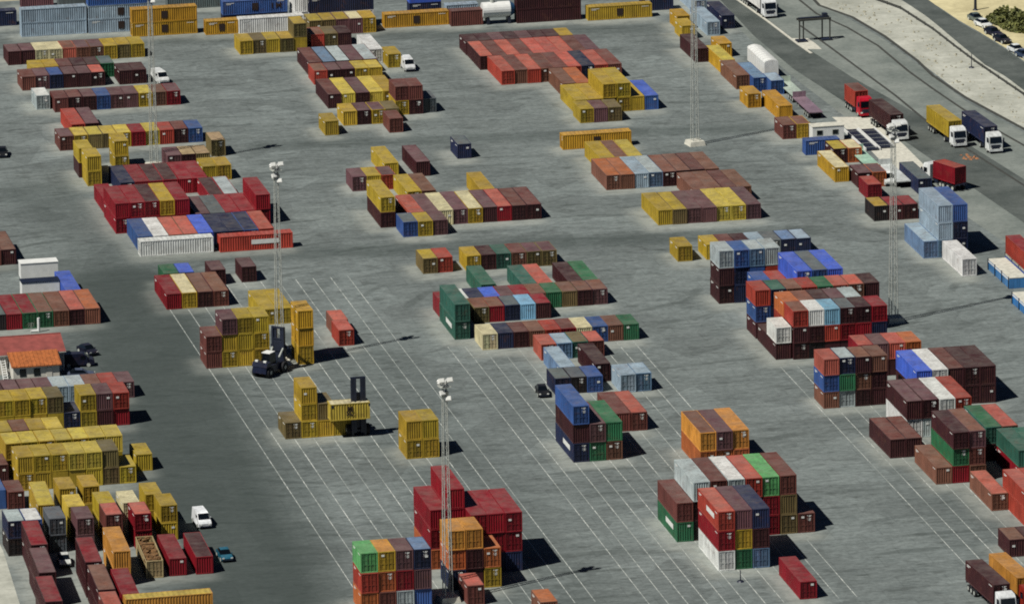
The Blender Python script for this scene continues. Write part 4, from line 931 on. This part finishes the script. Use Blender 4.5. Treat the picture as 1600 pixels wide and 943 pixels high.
weighbridge((83.69, 89.88), "dark weighbridge deck next to the lorry with the maroon box", 13.5, 2.9)

# ------------------------------------------------------------------ portal frame, tank, bits and pieces
def portal():
    x0, y0 = (89.22, 165.85); x1, _ = (95.03, 166.38); r = empty("portal_frame", ((x0 + x1) / 2, y0, 0), math.radians(3)); tag(r, "dark steel portal frame with four legs straddling the pale apron", "gantry")
    hw = (x1 - x0) / 2; D = 4.0; H = 3.9
    for sx in (-1, 1):
        for dx in (0, 1.1):
            MB().box(sx * hw - sx * dx, 0 if dx == 0 else 1.2, H / 2, .22, .22, H).build("leg", M_TAR, r)
        MB().box(sx * (hw - .55), .6, .15, 1.9, 1.9, .3).build("foot_plate", M_DARK, r)
    for yy in (0, 1.2): MB().box(0, yy, H + .2, 2 * hw + .4, .3, .36).build("beam", M_TAR, r)
    MB().box(hw - .8, .6, H + .75, .9, .9, .7).build("hoist_box", M_DARK, r)
    MB().box(0, .6, H + .5, 2 * hw, .8, .06).build("walkway", M_DARK, r)
portal()
def tank():
    x, y = (39.19, 196.21); r = empty("white_tank", (x, y, 0)); tag(r, "white tank with a blue end ring standing between the far broadside stacks", "tank")
    MB().tube((-3.0, 0, 2.6), (2.2, 0, 2.6), 1.45, k=20).build("shell", M_WHITE, r)
    MB().tube((2.2, 0, 2.6), (3.0, 0, 2.6), 1.5, 1.0, k=20).build("end_ring", M_CLEAN, r, color=hexc('#2f5f86'))
    for sx in (-1, 1): MB().box(sx * 2.0, 0, .6, .5, 2.2, 1.2).build("saddle", M_DARK, r)
    MB().tube((-1.0, 0, 4.0), (-1.0, 0, 4.8), .45, k=12).build("manhole", M_STEEL, r)
tank()
def heap(u, label, n, R, seed, mat, cat="rubble"):
    rr = random.Random(seed); mb = MB()
    for k in range(n):
        a = rr.uniform(0, 6.28); d = R * rr.random() ** .6; s = rr.uniform(.2, .5)
        mb.box(u[0] + d * math.cos(a), u[1] + d * math.sin(a) * 1.6, s * .2, s * 1.6, s, s * .5, rr.uniform(0, 3), top=.6)
    o = mb.build("rubble", mat); o['kind'] = 'stuff'; o['label'] = label
heap((95.99, 73.57), "scattered orange timber pieces in front of the mustard lorry", 16, 1.5, 3, plain("orange_timber", '#9c6a46', .9, 0, .4))
def post(u, hgt, label, mat=M_DARK, r0=.09):
    r = empty("marker_post", (*u, 0)); tag(r, label, "post")
    MB().tube((0, 0, .1), (0, 0, hgt), r0, r0 * .7, 7).build("pole", mat, r)
    MB().tube((0, 0, 0), (0, 0, .18), .55, .4, 10).build("base", mat, r)
    return r
post((-0.60, -156.69), 1.7, "short dark marker post on a wide base in front of the striped block")
post((114.11, 137.69), 2.6, "thin dark post on the pale embankment beside the fence")
post((127.22, 182.59), 4.0, "dark roadside post above the line of cars", M_DARK, .3)
def lpipe():
    u = (-76.25, 2.19); r = empty("white_pipe", (u[0], u[1] - .5, 0)); tag(r, "white L-shaped pipe standing before the green container", "pipe")
    MB().tube((0, 0, .1), (0, 0, 2.3), .22, k=8).build("riser", M_WHITE, r); MB().tube((0, 0, .2), (-1.3, 0, .2), .2, k=8).build("foot_run", M_WHITE, r)
lpipe()
# low dark fence along the outer road
def fence():
    pts = [(111.30, 196.05), (113.95, 186.88), (115.23, 168.32), (115.43, 154.77), (115.76, 141.95), (116.49, 128.21), (117.28, 114.19), (118.51, 93.90)]
    ctr = pts[0]; r = empty("low_fence", (*ctr, 0)); tag(r, "long low dark fence running along the pale embankment", "fence")
    rail, postm = MB(), MB()
    for (ax, ay), (bx, by) in zip(pts[:-1], pts[1:]):
        L = math.hypot(bx - ax, by - ay); an = math.atan2(by - ay, bx - ax); n = max(1, int(L / 4))
        rail.box((ax + bx) / 2 - ctr[0], (ay + by) / 2 - ctr[1], .42, L + .05, .08, .34, an)
        for k in range(n): postm.box(ax + (bx - ax) * k / n - ctr[0], ay + (by - ay) * k / n - ctr[1], .35, .14, .14, .66, an)
    rail.build("rail", M_TAR, r); postm.build("fence_posts", M_TAR, r)['kind'] = 'stuff'
fence()
# scrub by the roadside
def scrub(u, R, label, seed):
    rr = random.Random(seed); m, n, l, b = new_mat("scrub_leaf"); tc = n.new("ShaderNodeTexCoord")
    l.new(mix(n, l, ramp(n, l, noise(n, l, tc.outputs["Object"], 1.3, 3), [(.35, g(0)), (.65, g(1))]), hexc('#39401f'), hexc('#6f7136')), b.inputs["Base Color"]); b.inputs["Roughness"].default_value = .8
    r = empty("roadside_bush", (*u, 0)); tag(r, label, "bush"); mb = MB()
    for k in range(1500):
        a = rr.uniform(0, 6.28); d = R * math.sqrt(rr.random()); hh = (1.9 + .8 * math.sin(a * 3 + seed)) * (1 - (d / R) ** 2) * rr.uniform(.3, 1) + .15; s = rr.uniform(.18, .42)
        x, y = d * math.cos(a) * 1.25, d * math.sin(a) * 1.6; v = Vector((rr.uniform(-1, 1), rr.uniform(-1, 1), rr.uniform(.1, 1))).normalized(); t = v.orthogonal().normalized() * s; q = v.cross(t)
        c = Vector((x, y, hh)); mb.quad(tuple(c + t), tuple(c + q), tuple(c - t), tuple(c - q))
    o = mb.build("foliage", m, r, fix=False); o['kind'] = 'stuff'
    st = MB()
    for k in range(5): st.tube((0, 0, 0), (rr.uniform(-1, 1), rr.uniform(-1, 1), 1.4), .08, .03, 5)
    st.build("stem", M_TAR, r)
scrub((130.73, 172.19), 3.4, "dark green roadside bush above the parked cars, left one", 2)
scrub((132.51, 166.75), 3.8, "dark green roadside bush at the right picture edge", 4)

# stones and dry weeds on the embankment
def litter():
    rr = random.Random(11); mb = MB()
    L = [(101.72, 195.36), (105.04, 184.37), (106.98, 168.45), (107.55, 147.93), (106.66, 133.53), (108.00, 116.77), (111.28, 92.96)]; Rr = [(110.29, 194.08), (112.73, 185.55), (114.05, 167.56), (114.37, 153.99), (114.85, 141.68), (115.67, 127.40), (116.80, 113.32)]
    for k in range(170):
        i = rr.randrange(len(L) - 1); t, q = rr.random(), rr.random() ** 1.3; s = rr.uniform(.12, .42)
        x = (L[i][0] * (1 - t) + L[i+1][0] * t) * (1 - q) + (Rr[i][0] * (1 - t) + Rr[i+1][0] * t) * q
        y = (L[i][1] * (1 - t) + L[i+1][1] * t) * (1 - q) + (Rr[i][1] * (1 - t) + Rr[i+1][1] * t) * q
        mb.box(x, y, s * .25, s * 1.3, s, s * .6, rr.uniform(0, 3), top=.5)
    o = mb.build("embankment_stones", plain("weathered_stone", '#a09c88', .95, 0, .5, .6)); o['kind'] = 'stuff'; o['label'] = "loose stones and dry weeds on the pale embankment"
litter()
